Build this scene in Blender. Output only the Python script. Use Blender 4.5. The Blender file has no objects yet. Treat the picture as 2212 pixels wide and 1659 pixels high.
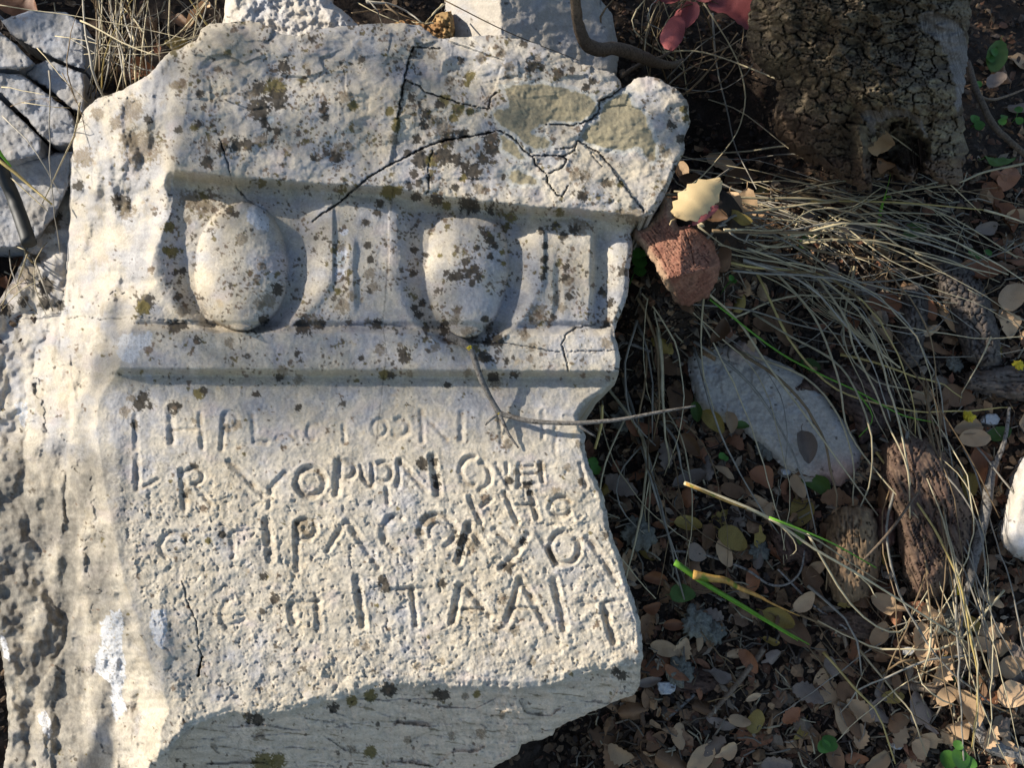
import bpy, math, random
import numpy as np
from mathutils import Vector

# ------------------------------------------------------------------ camera, sky, sun, exposure
scene = bpy.context.scene
col = scene.collection
F = 1597.0; CX = 1106.0; CY = 829.5          # focal length / centre for a 2212-wide picture
PITCH = math.radians(58)
CAM = np.array([0.0, 0.0, 1.19])
FWD = np.array([0, math.cos(PITCH), -math.sin(PITCH)])
UPV = np.array([0, math.sin(PITCH), math.cos(PITCH)])
RGT = np.array([1.0, 0, 0])
cd = bpy.data.cameras.new('camera'); cd.lens = 26; cd.sensor_width = 36
cd.clip_start = 0.02; cd.clip_end = 200
cam = bpy.data.objects.new('camera', cd); col.objects.link(cam)
cam.location = CAM; cam.rotation_euler = (math.radians(90) - PITCH, 0, 0)
scene.camera = cam

SUN = np.array([-0.83, 0.25, 0.50]); SUN /= np.linalg.norm(SUN)
w = bpy.data.worlds.new('World'); scene.world = w; w.use_nodes = True
nt = w.node_tree; nt.nodes.clear()
sky = nt.nodes.new('ShaderNodeTexSky'); sky.sky_type = 'NISHITA'; sky.sun_disc = False
sky.sun_elevation = math.asin(SUN[2]); sky.sun_rotation = math.atan2(SUN[0], SUN[1])
bg = nt.nodes.new('ShaderNodeBackground'); bg.inputs['Strength'].default_value = 0.135
out = nt.nodes.new('ShaderNodeOutputWorld')
nt.links.new(sky.outputs[0], bg.inputs[0]); nt.links.new(bg.outputs[0], out.inputs[0])
sl = bpy.data.lights.new('sun', 'SUN'); sl.energy = 5.0; sl.angle = math.radians(0.55); sl.color = (1.0, 0.93, 0.82)
so = bpy.data.objects.new('sun', sl); col.objects.link(so)
so.rotation_euler = Vector(SUN).to_track_quat('Z', 'Y').to_euler(); so.location = (-2, 1, 3)
vs = scene.view_settings; vs.view_transform = 'Standard'; vs.look = 'None'; vs.exposure = 0.57; vs.gamma = 1
vs.use_curve_mapping = False
scene.cycles.max_bounces = 6; scene.cycles.diffuse_bounces = 3

# ------------------------------------------------------------------ numeric helpers
rng = np.random.default_rng(11); random.seed(5)

def _h(ix, iy, s):
    ix = ix.astype(np.uint32); iy = iy.astype(np.uint32)
    h = ix * np.uint32(374761393) + iy * np.uint32(668265263) + np.uint32(s * 2654435761 % 4294967296)
    h = (h ^ (h >> np.uint32(13))) * np.uint32(1274126177)
    h = (h ^ (h >> np.uint32(16))) * np.uint32(2246822519)
    return (h ^ (h >> np.uint32(15))).astype(np.float32) / np.float32(4294967295)

def vn(x, y, s=0):
    x = np.asarray(x, np.float32); y = np.asarray(y, np.float32)
    fx = np.floor(x); fy = np.floor(y); ix = fx.astype(np.int64) & 0xffffffff; iy = fy.astype(np.int64) & 0xffffffff
    x1 = (ix + 1) & 0xffffffff; y1 = (iy + 1) & 0xffffffff
    u = x - fx; v = y - fy; 
    def g(a, b, du, dv):
        t = _h(a, b, s) * np.float32(6.2831853)
        return np.cos(t) * du + np.sin(t) * dv
    uu = u * u * u * (u * (u * 6 - 15) + 10); vv = v * v * v * (v * (v * 6 - 15) + 10)
    n = (g(ix, iy, u, v) * (1 - uu) + g(x1, iy, u - 1, v) * uu) * (1 - vv) + (g(ix, y1, u, v - 1) * (1 - uu) + g(x1, y1, u - 1, v - 1) * uu) * vv
    return n * 1.45

def fbm(x, y, s=0, o=4, g=0.5):
    a = 1.0; t = 0; r = 0
    for i in range(o):
        r = r + a * vn(x, y, s + i * 17); t += a; a *= g; x = x * 2.03 + 5.1; y = y * 2.03 + 1.7
    return r / t

def worley(x, y, s=0, jit=0.9):
    x = np.asarray(x, np.float32); y = np.asarray(y, np.float32)
    fx = np.floor(x); fy = np.floor(y)
    f1 = np.full(x.shape, 9.0, np.float32); f2 = f1.copy(); cid = np.zeros(x.shape, np.float32)
    for i in (-1, 0, 1):
        for j in (-1, 0, 1):
            a = (fx + i).astype(np.int64) & 0xffffffff; b = (fy + j).astype(np.int64) & 0xffffffff
            px = fx + i + 0.5 + jit * (_h(a, b, s) - 0.5); py = fy + j + 0.5 + jit * (_h(a, b, s + 1) - 0.5)
            d = np.hypot(px - x, py - y)
            c = _h(a, b, s + 2)
            n = d < f1
            f2 = np.where(n, f1, np.minimum(f2, d)); cid = np.where(n, c, cid); f1 = np.where(n, d, f1)
    return f1, f2, cid

def facets(x, y, s, tilt=1.0, jit=.95):
    """broken rock: every cell of a cell pattern is a little plane of its own"""
    x = np.asarray(x, np.float32); y = np.asarray(y, np.float32); fx = np.floor(x); fy = np.floor(y)
    f1 = np.full(x.shape, 9.0, np.float32); out = np.zeros(x.shape, np.float32)
    for i in (-1, 0, 1):
        for j in (-1, 0, 1):
            a = (fx + i).astype(np.int64) & 0xffffffff; b = (fy + j).astype(np.int64) & 0xffffffff
            dx = x - (fx + i + 0.5 + jit * (_h(a, b, s) - 0.5)); dy = y - (fy + j + 0.5 + jit * (_h(a, b, s + 1) - 0.5)); d = np.hypot(dx, dy); n = d < f1
            out = np.where(n, _h(a, b, s + 2) - .5 + tilt * (dx * (_h(a, b, s + 3) - .5) + dy * (_h(a, b, s + 4) - .5)), out); f1 = np.where(n, d, f1)
    return out

def ss(a, b, x):
    t = np.clip((x - a) / (b - a), 0, 1); return t * t * (3 - 2 * t)

def seg_dist(x, y, pts, radii=None):
    """distance to a polyline (minus its varying radius)"""
    d = np.full(np.shape(x), 1e6, np.float32)
    for k in range(len(pts) - 1):
        ax, ay = pts[k][:2]; bx, by = pts[k + 1][:2]
        vx, vy = bx - ax, by - ay
        t = np.clip(((x - ax) * vx + (y - ay) * vy) / (vx * vx + vy * vy + 1e-9), 0, 1)
        dd = np.hypot(x - ax - t * vx, y - ay - t * vy)
        if radii is not None: dd = dd - (radii[k] * (1 - t) + radii[k + 1] * t)
        d = np.minimum(d, dd)
    return d

def inside(x, y, poly):
    x = np.asarray(x, float); y = np.asarray(y, float)
    r = np.zeros(x.shape, bool); n = len(poly)
    for i in range(n):
        ax, ay = poly[i]; bx, by = poly[(i + 1) % n]
        if ay == by: continue
        c = (ay > y) != (by > y)
        r ^= c & (x < (bx - ax) * (y - ay) / (by - ay) + ax)
    return r

def densify(poly, step, jag, s, closed=True):
    out = []
    n = len(poly); L = 0
    for i in range(n if closed else n - 1):
        a = np.array(poly[i], float); b = np.array(poly[(i + 1) % n], float)
        m = max(1, int(np.hypot(*(b - a)) / step)); nrm = np.array([-(b - a)[1], (b - a)[0]]); nrm /= (np.linalg.norm(nrm) + 1e-9)
        for k in range(m):
            p = a + (b - a) * k / m; L += step
            j = float(fbm(np.array([p[0] / 23.0]), np.array([p[1] / 23.0]), s, 4, 0.62)[0]) * jag
            out.append(tuple(p + nrm * j * (0 if k == 0 and False else 1)))
    return out

# ------------------------------------------------------------------ places: planes of the stone face and of the slope
def unit(v): v = np.array(v, float); return v / np.linalg.norm(v)
NF = unit([-0.05, -0.215, 0.975]); DF = -0.86      # face of the block: NF.(X-CAM) = DF + h
NG = unit([0.0, -0.2588, 0.9659]); DG = -1.15      # the slope

def rays(px, py):
    px = np.asarray(px, float)[..., None]; py = np.asarray(py, float)[..., None]
    return FWD + (px - CX) / F * RGT + (CY - py) / F * UPV
def on_plane(px, py, N, D, h=0.0):
    r = rays(px, py); t = (D + np.asarray(h, float)) / (r @ N)
    return CAM + r * t[..., None]
VG = unit(np.cross(NG, [1, 0, 0])); 
O_G = CAM + NG * DG                                # origin of slope coordinates, under the camera
def uv_of(P): return P[..., 0], (P - O_G) @ VG
def pos_uv(u, v, h):
    u = np.asarray(u, float)[..., None]; v = np.asarray(v, float)[..., None]; h = np.asarray(h, float)[..., None]
    return O_G + u * np.array([1.0, 0, 0]) + v * VG + h * NG
def puv(px, py):
    return uv_of(on_plane(np.array(px, float), np.array(py, float), NG, DG))

# dents and swells of the soil: (pixel x, pixel y, radius m, depth m)
DENTS = [(1555, 230, .16, -.13), (1600, 330, .10, -.06), (1400, 640, .07, -.05), (1370, 760, .07, -.05), (1330, 950, .06, -.03), (240, 60, .14, -.05),
         (40, 520, .10, -.06), (1240, 1600, .09, -.05), (1900, 200, .22, .03), (1940, 360, .06, -.02), (1960, 1430, .15, .012), (2100, 1500, .14, .02), (1560, 425, .10, .26), (1462, 560, .06, .20)]
_dents = []
for dx, dy, r, d in DENTS:
    u_, v_ = uv_of(on_plane(float(dx), float(dy), NG, DG, max(d, 0.0))); _dents.append((float(u_), float(v_), r, d))
def terrain(u, v):
    h = 0.016 * fbm(u * 3.1, v * 3.1, 301, 3) + 0.006 * fbm(u * 17, v * 17, 305, 3)
    for a, b, r, d in _dents: h = h + d * np.exp(-((u - a) ** 2 + (v - b) ** 2) / (r * r))
    return h
def G(px, py, h=0.0):
    """point h metres above the soil seen at (px, py)"""
    px = np.asarray(px, float); py = np.asarray(py, float); hh = np.zeros(px.shape)
    for _ in range(6):
        P = on_plane(px, py, NG, DG, hh + h); u, v = uv_of(P)
        hh = 0.5 * hh + 0.5 * terrain(u, v)
    return P

# ------------------------------------------------------------------ materials
MATS = {}
def nodes(name):
    m = bpy.data.materials.new(name); m.use_nodes = True; t = m.node_tree
    b = t.nodes['Principled BSDF']; b.inputs['Specular IOR Level'].default_value = 0.25
    return m, t, b
def N(t, typ, **kw):
    n = t.nodes.new(typ)
    for k, v in kw.items():
        if k in n.inputs: n.inputs[k].default_value = v
        else: setattr(n, k, v)
    return n
def grain(t, src, scale, lo, hi, detail=6.0, coord='Object', stretch=None):
    """multiply a colour by fine noise between lo and hi"""
    tc = N(t, 'ShaderNodeTexCoord'); no = N(t, 'ShaderNodeTexNoise'); no.inputs['Scale'].default_value = scale; no.inputs['Detail'].default_value = detail
    no.inputs['Roughness'].default_value = 0.65
    o = tc.outputs[coord]
    if stretch:
        mp = N(t, 'ShaderNodeMapping'); mp.inputs['Scale'].default_value = stretch; t.links.new(o, mp.inputs[0]); o = mp.outputs[0]
    t.links.new(o, no.inputs['Vector'])
    mr = N(t, 'ShaderNodeMapRange'); mr.inputs['From Min'].default_value = 0.3; mr.inputs['From Max'].default_value = 0.7
    mr.inputs['To Min'].default_value = lo; mr.inputs['To Max'].default_value = hi
    t.links.new(no.outputs['Fac'], mr.inputs[0])
    mx = N(t, 'ShaderNodeVectorMath', operation='SCALE')
    t.links.new(src, mx.inputs[0]); t.links.new(mr.outputs[0], mx.inputs['Scale'])
    return mx.outputs[0], no
def bump(t, b, noise_out, dist, strength=1.0, prev=None):
    bp = N(t, 'ShaderNodeBump'); bp.inputs['Distance'].default_value = dist; bp.inputs['Strength'].default_value = strength
    t.links.new(noise_out, bp.inputs['Height'])
    if prev: t.links.new(prev, bp.inputs['Normal'])
    t.links.new(bp.outputs[0], b.inputs['Normal']); return bp.outputs[0]

def mat_vcol(name, rough=0.9, scale=230, lo=.82, hi=1.15, bd=0.0012, stretch=None, s2=900):
    m, t, b = nodes(name); b.inputs['Roughness'].default_value = rough
    at = N(t, 'ShaderNodeAttribute', attribute_name='Col')
    c, no = grain(t, at.outputs['Color'], scale, lo, hi, 8, stretch=stretch)
    c2, no2 = grain(t, c, s2, .86, 1.12, 3)
    t.links.new(c2, b.inputs['Base Color']); p = bump(t, b, no.outputs['Fac'], bd, .8); bump(t, b, no2.outputs['Fac'], bd * .35, .8, p)
    MATS[name] = m; return m
def mat_flat(name, rgb, rough=.75, scale=60, lo=.7, hi=1.3, bd=.0006, rnd=.25, trans=0.0, stretch=None, spots=None, spec=.25):
    m, t, b = nodes(name); b.inputs['Roughness'].default_value = rough; b.inputs['Specular IOR Level'].default_value = spec
    oi = N(t, 'ShaderNodeObjectInfo'); hs = N(t, 'ShaderNodeHueSaturation'); hs.inputs['Color'].default_value = (*rgb, 1)
    mr = N(t, 'ShaderNodeMapRange'); mr.inputs['To Min'].default_value = 1 - rnd; mr.inputs['To Max'].default_value = 1 + rnd
    t.links.new(oi.outputs['Random'], mr.inputs[0]); t.links.new(mr.outputs[0], hs.inputs['Value'])
    c, no = grain(t, hs.outputs[0], scale, lo, hi, 5, stretch=stretch)
    if spots:
        tc = N(t, 'ShaderNodeTexCoord'); n2 = N(t, 'ShaderNodeTexNoise'); n2.inputs['Scale'].default_value = spots[1]; n2.inputs['Detail'].default_value = 4
        ad = N(t, 'ShaderNodeVectorMath', operation='ADD'); t.links.new(tc.outputs['Object'], ad.inputs[0])
        cb = N(t, 'ShaderNodeCombineXYZ'); ml = N(t, 'ShaderNodeMath', operation='MULTIPLY'); ml.inputs[1].default_value = 37.0
        t.links.new(oi.outputs['Random'], ml.inputs[0]); t.links.new(ml.outputs[0], cb.inputs[0]); t.links.new(cb.outputs[0], ad.inputs[1])
        t.links.new(ad.outputs[0], n2.inputs['Vector'])
        m2 = N(t, 'ShaderNodeMapRange'); m2.inputs['From Min'].default_value = spots[2]; m2.inputs['From Max'].default_value = spots[2] + .07
        t.links.new(n2.outputs['Fac'], m2.inputs[0])
        mx = N(t, 'ShaderNodeMix', data_type='RGBA'); mx.inputs['B'].default_value = (*spots[0], 1) if 'B' in mx.inputs else (0, 0, 0, 1)
        mx.inputs[7].default_value = (*spots[0], 1)
        t.links.new(m2.outputs[0], mx.inputs[0]); t.links.new(c, mx.inputs[6]); c = mx.outputs[2]
    t.links.new(c, b.inputs['Base Color']); bump(t, b, no.outputs['Fac'], bd, .8)
    if trans:
        tr = N(t, 'ShaderNodeBsdfTranslucent'); t.links.new(c, tr.inputs[0]); mxs = N(t, 'ShaderNodeMixShader'); mxs.inputs[0].default_value = trans
        o = t.nodes['Material Output']; t.links.new(b.outputs[0], mxs.inputs[1]); t.links.new(tr.outputs[0], mxs.inputs[2]); t.links.new(mxs.outputs[0], o.inputs[0])
    MATS[name] = m; return m

mat_vcol('limestone')
mat_vcol('weathered_wood', .85, 160, .72, 1.25, .0012, (1, 1, 1))
mat_vcol('bark', .88, 190, .6, 1.35, .0022)
mat_vcol('soil', .95, 260, .55, 1.5, .002)
mat_vcol('debris', .85, 160, .7, 1.3, .0006)
mat_flat('straw_pale', (.50, .42, .26), .55, 90, .75, 1.2, .0002, .3, .15, (1, 1, 1))
mat_flat('straw_grey', (.25, .225, .18), .65, 90, .7, 1.25, .0002, .35)
mat_flat('straw_brown', (.17, .115, .06), .65, 90, .7, 1.25, .0002, .3)
mat_flat('straw_yellow', (.50, .38, .14), .5, 90, .8, 1.2, .0002, .15, .15)
mat_flat('blade_green', (.19, .42, .05), .45, 120, .8, 1.2, .0002, .2, .35)
mat_flat('blade_orange', (.60, .36, .10), .5, 60, .6, 1.3, .0002, .15, .3, None, ((.16, .24, .03), 30, .55))
mat_flat('leaf_tan', (.48, .32, .18), .6, 140, .8, 1.15, .0004, .28, .12, None, ((.09, .055, .03), 60, .64))
mat_flat('leaf_brown', (0.189, 0.104, 0.052), .55, 140, .75, 1.2, .0004, .3, .08, None, ((.05, .03, .02), 60, .62))
mat_flat('leaf_grey', (0.221, 0.169, 0.130), .65, 140, .75, 1.2, .0004, .25, .08, None, ((.06, .045, .03), 50, .62))
mat_flat('leaf_rust', (0.260, 0.111, 0.052), .55, 140, .75, 1.2, .0004, .25, .1, None, ((.06, .03, .02), 60, .62))
mat_flat('leaf_yellow', (0.312, 0.221, 0.058), .5, 140, .8, 1.2, .0004, .2, .15, None, ((.10, .05, .02), 60, .58))
mat_flat('leaf_green', (.075, .13, .03), .5, 140, .8, 1.2, .0004, .2, .2, None, ((.15, .12, .03), 60, .62))
mat_flat('leaf_pink', (.46, .13, .12), .5, 140, .8, 1.15, .0004, .2, .3, None, ((.22, .05, .05), 60, .60))
mat_flat('leaf_cream', (.70, .52, .27), .5, 120, .85, 1.1, .0004, .1, .2, None, ((.36, .25, .12), 60, .66))
mat_flat('sprout_green', (.075, .19, .035), .45, 120, .85, 1.1, .0002, .25, .35)
mat_flat('shade_leaf', (.045, .07, .018), .5, 20, .8, 1.2, 0, 0)
mat_flat('hose_black', (.008, .010, .009), .6, 60, .6, 1.6, .0003, 0, 0, None, ((.03, .028, .02), 25, .66), .5)
mat_flat('lichen_grey', (.16, .155, .125), .9, 300, .6, 1.4, .002, .15)
mat_flat('lichen_yellow', (.50, .38, .03), .9, 300, .7, 1.3, .001, .15)
mat_flat('twig_brown', (.13, .095, .065), .8, 260, .5, 1.5, .0012, .3)
mat_flat('twig_grey', (.20, .18, .155), .8, 320, .45, 1.5, .0014, .25, 0, None, ((.06, .05, .04), 160, .56))
mat_flat('chip_white', (.62, .64, .70), .8, 200, .85, 1.1, .0006, .05)

# ------------------------------------------------------------------ mesh helpers
def mk(name, V, Fc, mat, parent=None, colour=None, smooth=True, origin=None, kind=None):
    V = np.asarray(V, float)
    me = bpy.data.meshes.new(name)
    o0 = np.array(origin if origin is not None else V.mean(axis=0))
    me.vertices.add(len(V)); me.vertices.foreach_set('co', (V - o0).astype(np.float32).ravel())
    Fc = [Fc] if isinstance(Fc, np.ndarray) else Fc
    nl = sum(f.size for f in Fc); nf = sum(len(f) for f in Fc)
    me.loops.add(nl); me.polygons.add(nf)
    me.loops.foreach_set('vertex_index', np.concatenate([f.ravel() for f in Fc]).astype(np.int32))
    tot = np.concatenate([np.full(len(f), f.shape[1]) for f in Fc]); st = np.concatenate([[0], np.cumsum(tot)[:-1]])
    me.polygons.foreach_set('loop_start', st.astype(np.int32)); me.polygons.foreach_set('loop_total', tot.astype(np.int32))
    me.polygons.foreach_set('use_smooth', np.full(nf, smooth))
    me.update(calc_edges=True); me.validate()
    if colour is not None:
        a = me.color_attributes.new('Col', 'FLOAT_COLOR', 'POINT')
        c = np.ones((len(V), 4), np.float32); c[:, :3] = np.clip(colour, 0, 1); a.data.foreach_set('color', c.ravel())
    me.materials.append(MATS[mat] if isinstance(mat, str) else mat)
    o = bpy.data.objects.new(name, me); col.objects.link(o)
    if parent is not None:
        o.parent = parent; o.location = Vector(o0) - parent.location
    else: o.location = o0
    if kind: o['kind'] = kind
    return o
def tag(o, label, cat, group=None):
    o['label'] = label; o['category'] = cat
    if group: o['group'] = group
    return o
def empty(name, loc):
    o = bpy.data.objects.new(name, None); col.objects.link(o); o.location = loc; o.empty_display_size = .02; return o

def catmull(P, n):
    P = np.asarray(P, float)
    if len(P) == 2: return P[0] + (P[1] - P[0]) * np.linspace(0, 1, n)[:, None]
    Q = np.vstack([2 * P[0] - P[1], P, 2 * P[-1] - P[-2]]); k = len(P) - 1
    T = np.linspace(0, k - 1e-6, n); i = T.astype(int); t = (T - i)[:, None]
    a, b, c, d = Q[i], Q[i + 1], Q[i + 2], Q[i + 3]
    return .5 * ((2 * b) + (c - a) * t + (2 * a - 5 * b + 4 * c - d) * t ** 2 + (3 * b - a - 3 * c + d) * t ** 3)
def tube_geo(P, R, sides=5, flat=1.0, twist=0.0):
    P = np.asarray(P, float); n = len(P); R = np.broadcast_to(np.asarray(R, float), (n,))
    T = np.gradient(P, axis=0); T /= np.linalg.norm(T, axis=1)[:, None] + 1e-12
    A = np.cross(T, np.array([0.13, -0.3, 0.94])); A /= np.linalg.norm(A, axis=1)[:, None] + 1e-12
    B = np.cross(A, T)
    th = np.arange(sides) * 2 * math.pi / sides + np.linspace(0, twist, n)[:, None]
    V = P[:, None, :] + R[:, None, None] * (np.cos(th)[..., None] * A[:, None, :] + flat * np.sin(th)[..., None] * B[:, None, :])
    V = V.reshape(-1, 3); i = np.arange(n - 1)[:, None] * sides; j = np.arange(sides)[None]; jn = (j + 1) % sides
    Q = np.stack([i + j, i + jn, i + sides + jn, i + sides + j], -1).reshape(-1, 4)
    V = np.vstack([V, P[0], P[-1]]); c0 = n * sides; jj = np.arange(sides); jk = (jj + 1) % sides
    Tt = np.vstack([np.stack([jk, jj, np.full(sides, c0)], -1), np.stack([(n - 1) * sides + jj, (n - 1) * sides + jk, np.full(sides, c0 + 1)], -1)])
    return V, [Q, Tt]
def join_geo(parts):
    Vs, Qs, Ts = [], [], []; o = 0
    for V, Fl in parts:
        Vs.append(V)
        for f in (Fl if isinstance(Fl, list) else [Fl]):
            (Qs if f.shape[1] == 4 else Ts).append(f + o)
        o += len(V)
    r = []
    if Qs: r.append(np.vstack(Qs))
    if Ts: r.append(np.vstack(Ts))
    return np.vstack(Vs), r

NG_ = NG
def relief(poly, step, place, hfun, cfun, base, jag=2.0, seed=1, taper=.97, nrm=None):
    """A solid with the outline poly: a top surface from place(px,py,h), and sides going down to the level base (height)."""
    NG = NG_ if nrm is None else nrm
    P = densify(poly, max(step * 1.2, 1.5), jag, seed)
    pa = np.array(P); x0, y0 = pa.min(0) - 2 * step; x1, y1 = pa.max(0) + 2 * step
    xs = np.arange(x0, x1, step); ys = np.arange(y0, y1, step)
    X, Y = np.meshgrid(xs, ys); ny, nx = X.shape
    ins = np.zeros(X.shape, bool)
    A = pa; B = np.roll(pa, -1, 0)
    for r in range(ny):
        y = ys[r]; c = (A[:, 1] > y) != (B[:, 1] > y)
        if not c.any(): continue
        xc = np.sort(A[c, 0] + (y - A[c, 1]) * (B[c, 0] - A[c, 0]) / (B[c, 1] - A[c, 1]))
        ins[r] = (np.searchsorted(xc, xs) % 2) == 1
    pad = np.pad(ins, 1); nb = np.zeros(X.shape, bool)
    for i in (0, 1, 2):
        for j in (0, 1, 2): nb |= pad[i:i + ny, j:j + nx]
    ring = nb & ~ins
    # coarse distance to the outline
    cs = max(step * 4, 6); cxs = np.arange(x0, x1 + cs, cs); cys = np.arange(y0, y1 + cs, cs); CXg, CYg = np.meshgrid(cxs, cys)
    D = np.full(CXg.shape, 1e6)
    Ps = pa[::2]
    for k in range(len(Ps)): D = np.minimum(D, (CXg - Ps[k, 0]) ** 2 + (CYg - Ps[k, 1]) ** 2)
    D = np.sqrt(D)
    fx = (X - x0) / cs; fy = (Y - y0) / cs; ix = np.clip(fx.astype(int), 0, len(cxs) - 2); iy = np.clip(fy.astype(int), 0, len(cys) - 2); a = fx - ix; b = fy - iy
    dist = (D[iy, ix] * (1 - a) + D[iy, ix + 1] * a) * (1 - b) + (D[iy + 1, ix] * (1 - a) + D[iy + 1, ix + 1] * a) * b
    # snap the ring
    ri = np.argwhere(ring); X = X.copy(); Y = Y.copy()
    for s in range(0, len(ri), 2000):
        q = ri[s:s + 2000]; px = X[q[:, 0], q[:, 1]]; py = Y[q[:, 0], q[:, 1]]
        best = np.full(len(q), 1e9); bx = px.copy(); by = py.copy()
        vx = B[:, 0] - A[:, 0]; vy = B[:, 1] - A[:, 1]; L = vx * vx + vy * vy + 1e-9
        t = np.clip(((px[:, None] - A[:, 0]) * vx + (py[:, None] - A[:, 1]) * vy) / L, 0, 1)
        qx = A[:, 0] + t * vx; qy = A[:, 1] + t * vy; d = (qx - px[:, None]) ** 2 + (qy - py[:, None]) ** 2
        k = d.argmin(1); rr = np.arange(len(q)); X[q[:, 0], q[:, 1]] = qx[rr, k]; Y[q[:, 0], q[:, 1]] = qy[rr, k]
    dist[ring] = 0
    keep = ins | ring
    idx = np.full(X.shape, -1); idx[keep] = np.arange(keep.sum())
    h = hfun(X, Y, dist)
    C = cfun(X, Y, dist)[keep] if cfun else None
    hk = h[keep]; Xk = X[keep]; Yk = Y[keep]
    V = place(Xk, Yk, hk)
    q = np.stack([idx[:-1, :-1], idx[1:, :-1], idx[1:, 1:], idx[:-1, 1:]], -1).reshape(-1, 4)
    anyin = (ins[:-1, :-1] | ins[1:, :-1] | ins[1:, 1:] | ins[:-1, 1:]).ravel()
    q = q[(q >= 0).all(1) & anyin]
    # border edges
    e = np.vstack([q[:, [0, 1]], q[:, [1, 2]], q[:, [2, 3]], q[:, [3, 0]]]).astype(np.int64); M = len(V)
    key = np.minimum(e[:, 0], e[:, 1]) * M + np.maximum(e[:, 0], e[:, 1]); u, inv, cnt = np.unique(key, return_inverse=True, return_counts=True)
    be = e[cnt[inv] == 1]; bv = np.unique(be)
    mp = np.full(M, -1); faces = [q]
    Vs = [V]; Cs = [C] if C is not None else None
    cen = V[bv].mean(0); prev = bv; prevmap = np.arange(M); off = M
    rings = 7
    top = V[bv]; hb = hk[bv]
    for k in range(1, rings + 1):
        f = k / rings; f = f ** 1.3
        hh = hb + (base - hb) * f
        Pn = top + (NG * (hh - hb)[:, None])
        rad = Pn - cen; rad -= NG * (rad @ NG)[:, None]
        nz = 1.6 * fbm(Xk[bv] / 70 + k * .45, Yk[bv] / 70 + k * .9, seed + 9, 4, .6)
        Pn = Pn - rad * ((1 - taper) * f + .012 * nz * (1 if k < rings else 0.3))[:, None]
        Vs.append(Pn)
        if C is not None: Cs.append(C[bv] * (1 - .15 * f))
        nm = np.full(M, -1); nm[bv] = off + np.arange(len(bv)); off += len(bv)
        faces.append(np.stack([prevmap[be[:, 1]], prevmap[be[:, 0]], nm[be[:, 0]], nm[be[:, 1]]], -1))
        prevmap = nm
    Vs.append(cen[None] + NG * (base - hb.mean())); 
    if C is not None: Cs.append(C[bv].mean(0)[None])
    tri = np.stack([prevmap[be[:, 1]], prevmap[be[:, 0]], np.full(len(be), off)], -1)
    V = np.vstack(Vs); C = np.vstack(Cs) if C is not None else None
    return V, [np.vstack(faces), tri], C, (X, Y, h, idx, x0, y0, step)

# ------------------------------------------------------------------ the soil
def graded(lo, hi, s, outer):
    a = np.arange(lo, hi + s, s); r = [hi + s]; d = s * 1.5
    while r[-1] < outer: r.append(r[-1] + d); d *= 1.35
    l = [lo - s]; d = s * 1.5
    while l[-1] > -outer: l.append(l[-1] - d); d *= 1.35
    return np.concatenate([l[::-1], a, r])
gu = graded(-1.0, 1.12, .0052, 45); gv = graded(-.35, 1.75, .0052, 45)
U, Vv = np.meshgrid(gu, gv)
H = terrain(U, Vv) + .0035 * fbm(U * 70, Vv * 70, 311, 3, .6) + .003 * fbm(U * 160, Vv * 160, 317, 2)
H = H + (.004 * (worley(U * 55, Vv * 55, 320)[2] - .5)) * (np.abs(U) < 3)
P = pos_uv(U, Vv, H); ny, nx = U.shape; id_ = np.arange(ny * nx).reshape(ny, nx)
q = np.stack([id_[:-1, :-1], id_[:-1, 1:], id_[1:, 1:], id_[1:, :-1]], -1).reshape(-1, 4)
n1 = fbm(U * 9, Vv * 9, 331, 4)[..., None]; n2 = fbm(U * 60, Vv * 60, 335, 3)[..., None]
C = np.array([.030, .021, .015]) * (1 + .8 * n1) + np.array([.022, .013, .008]) * np.clip(n2 * 2, 0, 1)
mk('ground', P.reshape(-1, 3), q, 'soil', colour=C.reshape(-1, 3), origin=(0, 0, 0))['kind'] = 'structure'

# ------------------------------------------------------------------ the inscribed block
BLOCK = [(-60, 660), (0, 645), (30, 600), (60, 540), (85, 500), (105, 470), (122, 425), (140, 375), (158, 330), (160, 300), (172, 265), (185, 235), (215, 210), (250, 200), (290, 180), (318, 165), (330, 150), (350, 130), (372, 108), (388, 104), (425, 85),
 (436, 62), (452, 50), (470, 51), (500, 47), (540, 45), (560, 48), (580, 58), (600, 69), (620, 76), (640, 76), (660, 72), (700, 60), (750, 55), (790, 52), (830, 50), (880, 50), (910, 56), (930, 70), (945, 81), (960, 83),
 (1000, 80), (1060, 75), (1090, 78), (1130, 86), (1160, 95), (1180, 108), (1220, 120), (1250, 136), (1290, 146), (1328, 158), (1340, 176), (1344, 192), (1356, 184), (1370, 170), (1400, 163), (1430, 172), (1460, 193), (1484, 215), (1490, 245), (1488, 275),
 (1477, 300), (1480, 322), (1465, 348), (1455, 378), (1440, 412), (1424, 440), (1410, 462), (1388, 474), (1370, 486), (1361, 506), (1368, 538), (1360, 580), (1358, 620), (1350, 662), (1335, 690), (1327, 712), (1331, 737),
 (1340, 770), (1338, 803), (1325, 830), (1298, 851), (1270, 870), (1254, 886), (1249, 902), (1255, 922), (1266, 945), (1262, 970), (1274, 1008), (1290, 1040), (1304, 1072), (1311, 1103), (1315, 1140), (1328, 1172), (1342, 1203),
 (1350, 1240), (1360, 1272), (1372, 1302), (1380, 1332), (1387, 1372), (1388, 1418), (1384, 1445), (1382, 1480), (1368, 1502), (1340, 1511), (1300, 1530), (1252, 1550), (1225, 1561), (1200, 1575), (1194, 1590), (1160, 1600), (1126, 1608),
 (1118, 1630), (1080, 1650), (1020, 1690), (900, 1740), (700, 1790), (400, 1800), (100, 1780), (20, 1740), (8, 1659), (18, 1600), (18, 1540), (12, 1480), (8, 1435), (-6, 1380), (-60, 1330), (-90, 1000)]
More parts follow.
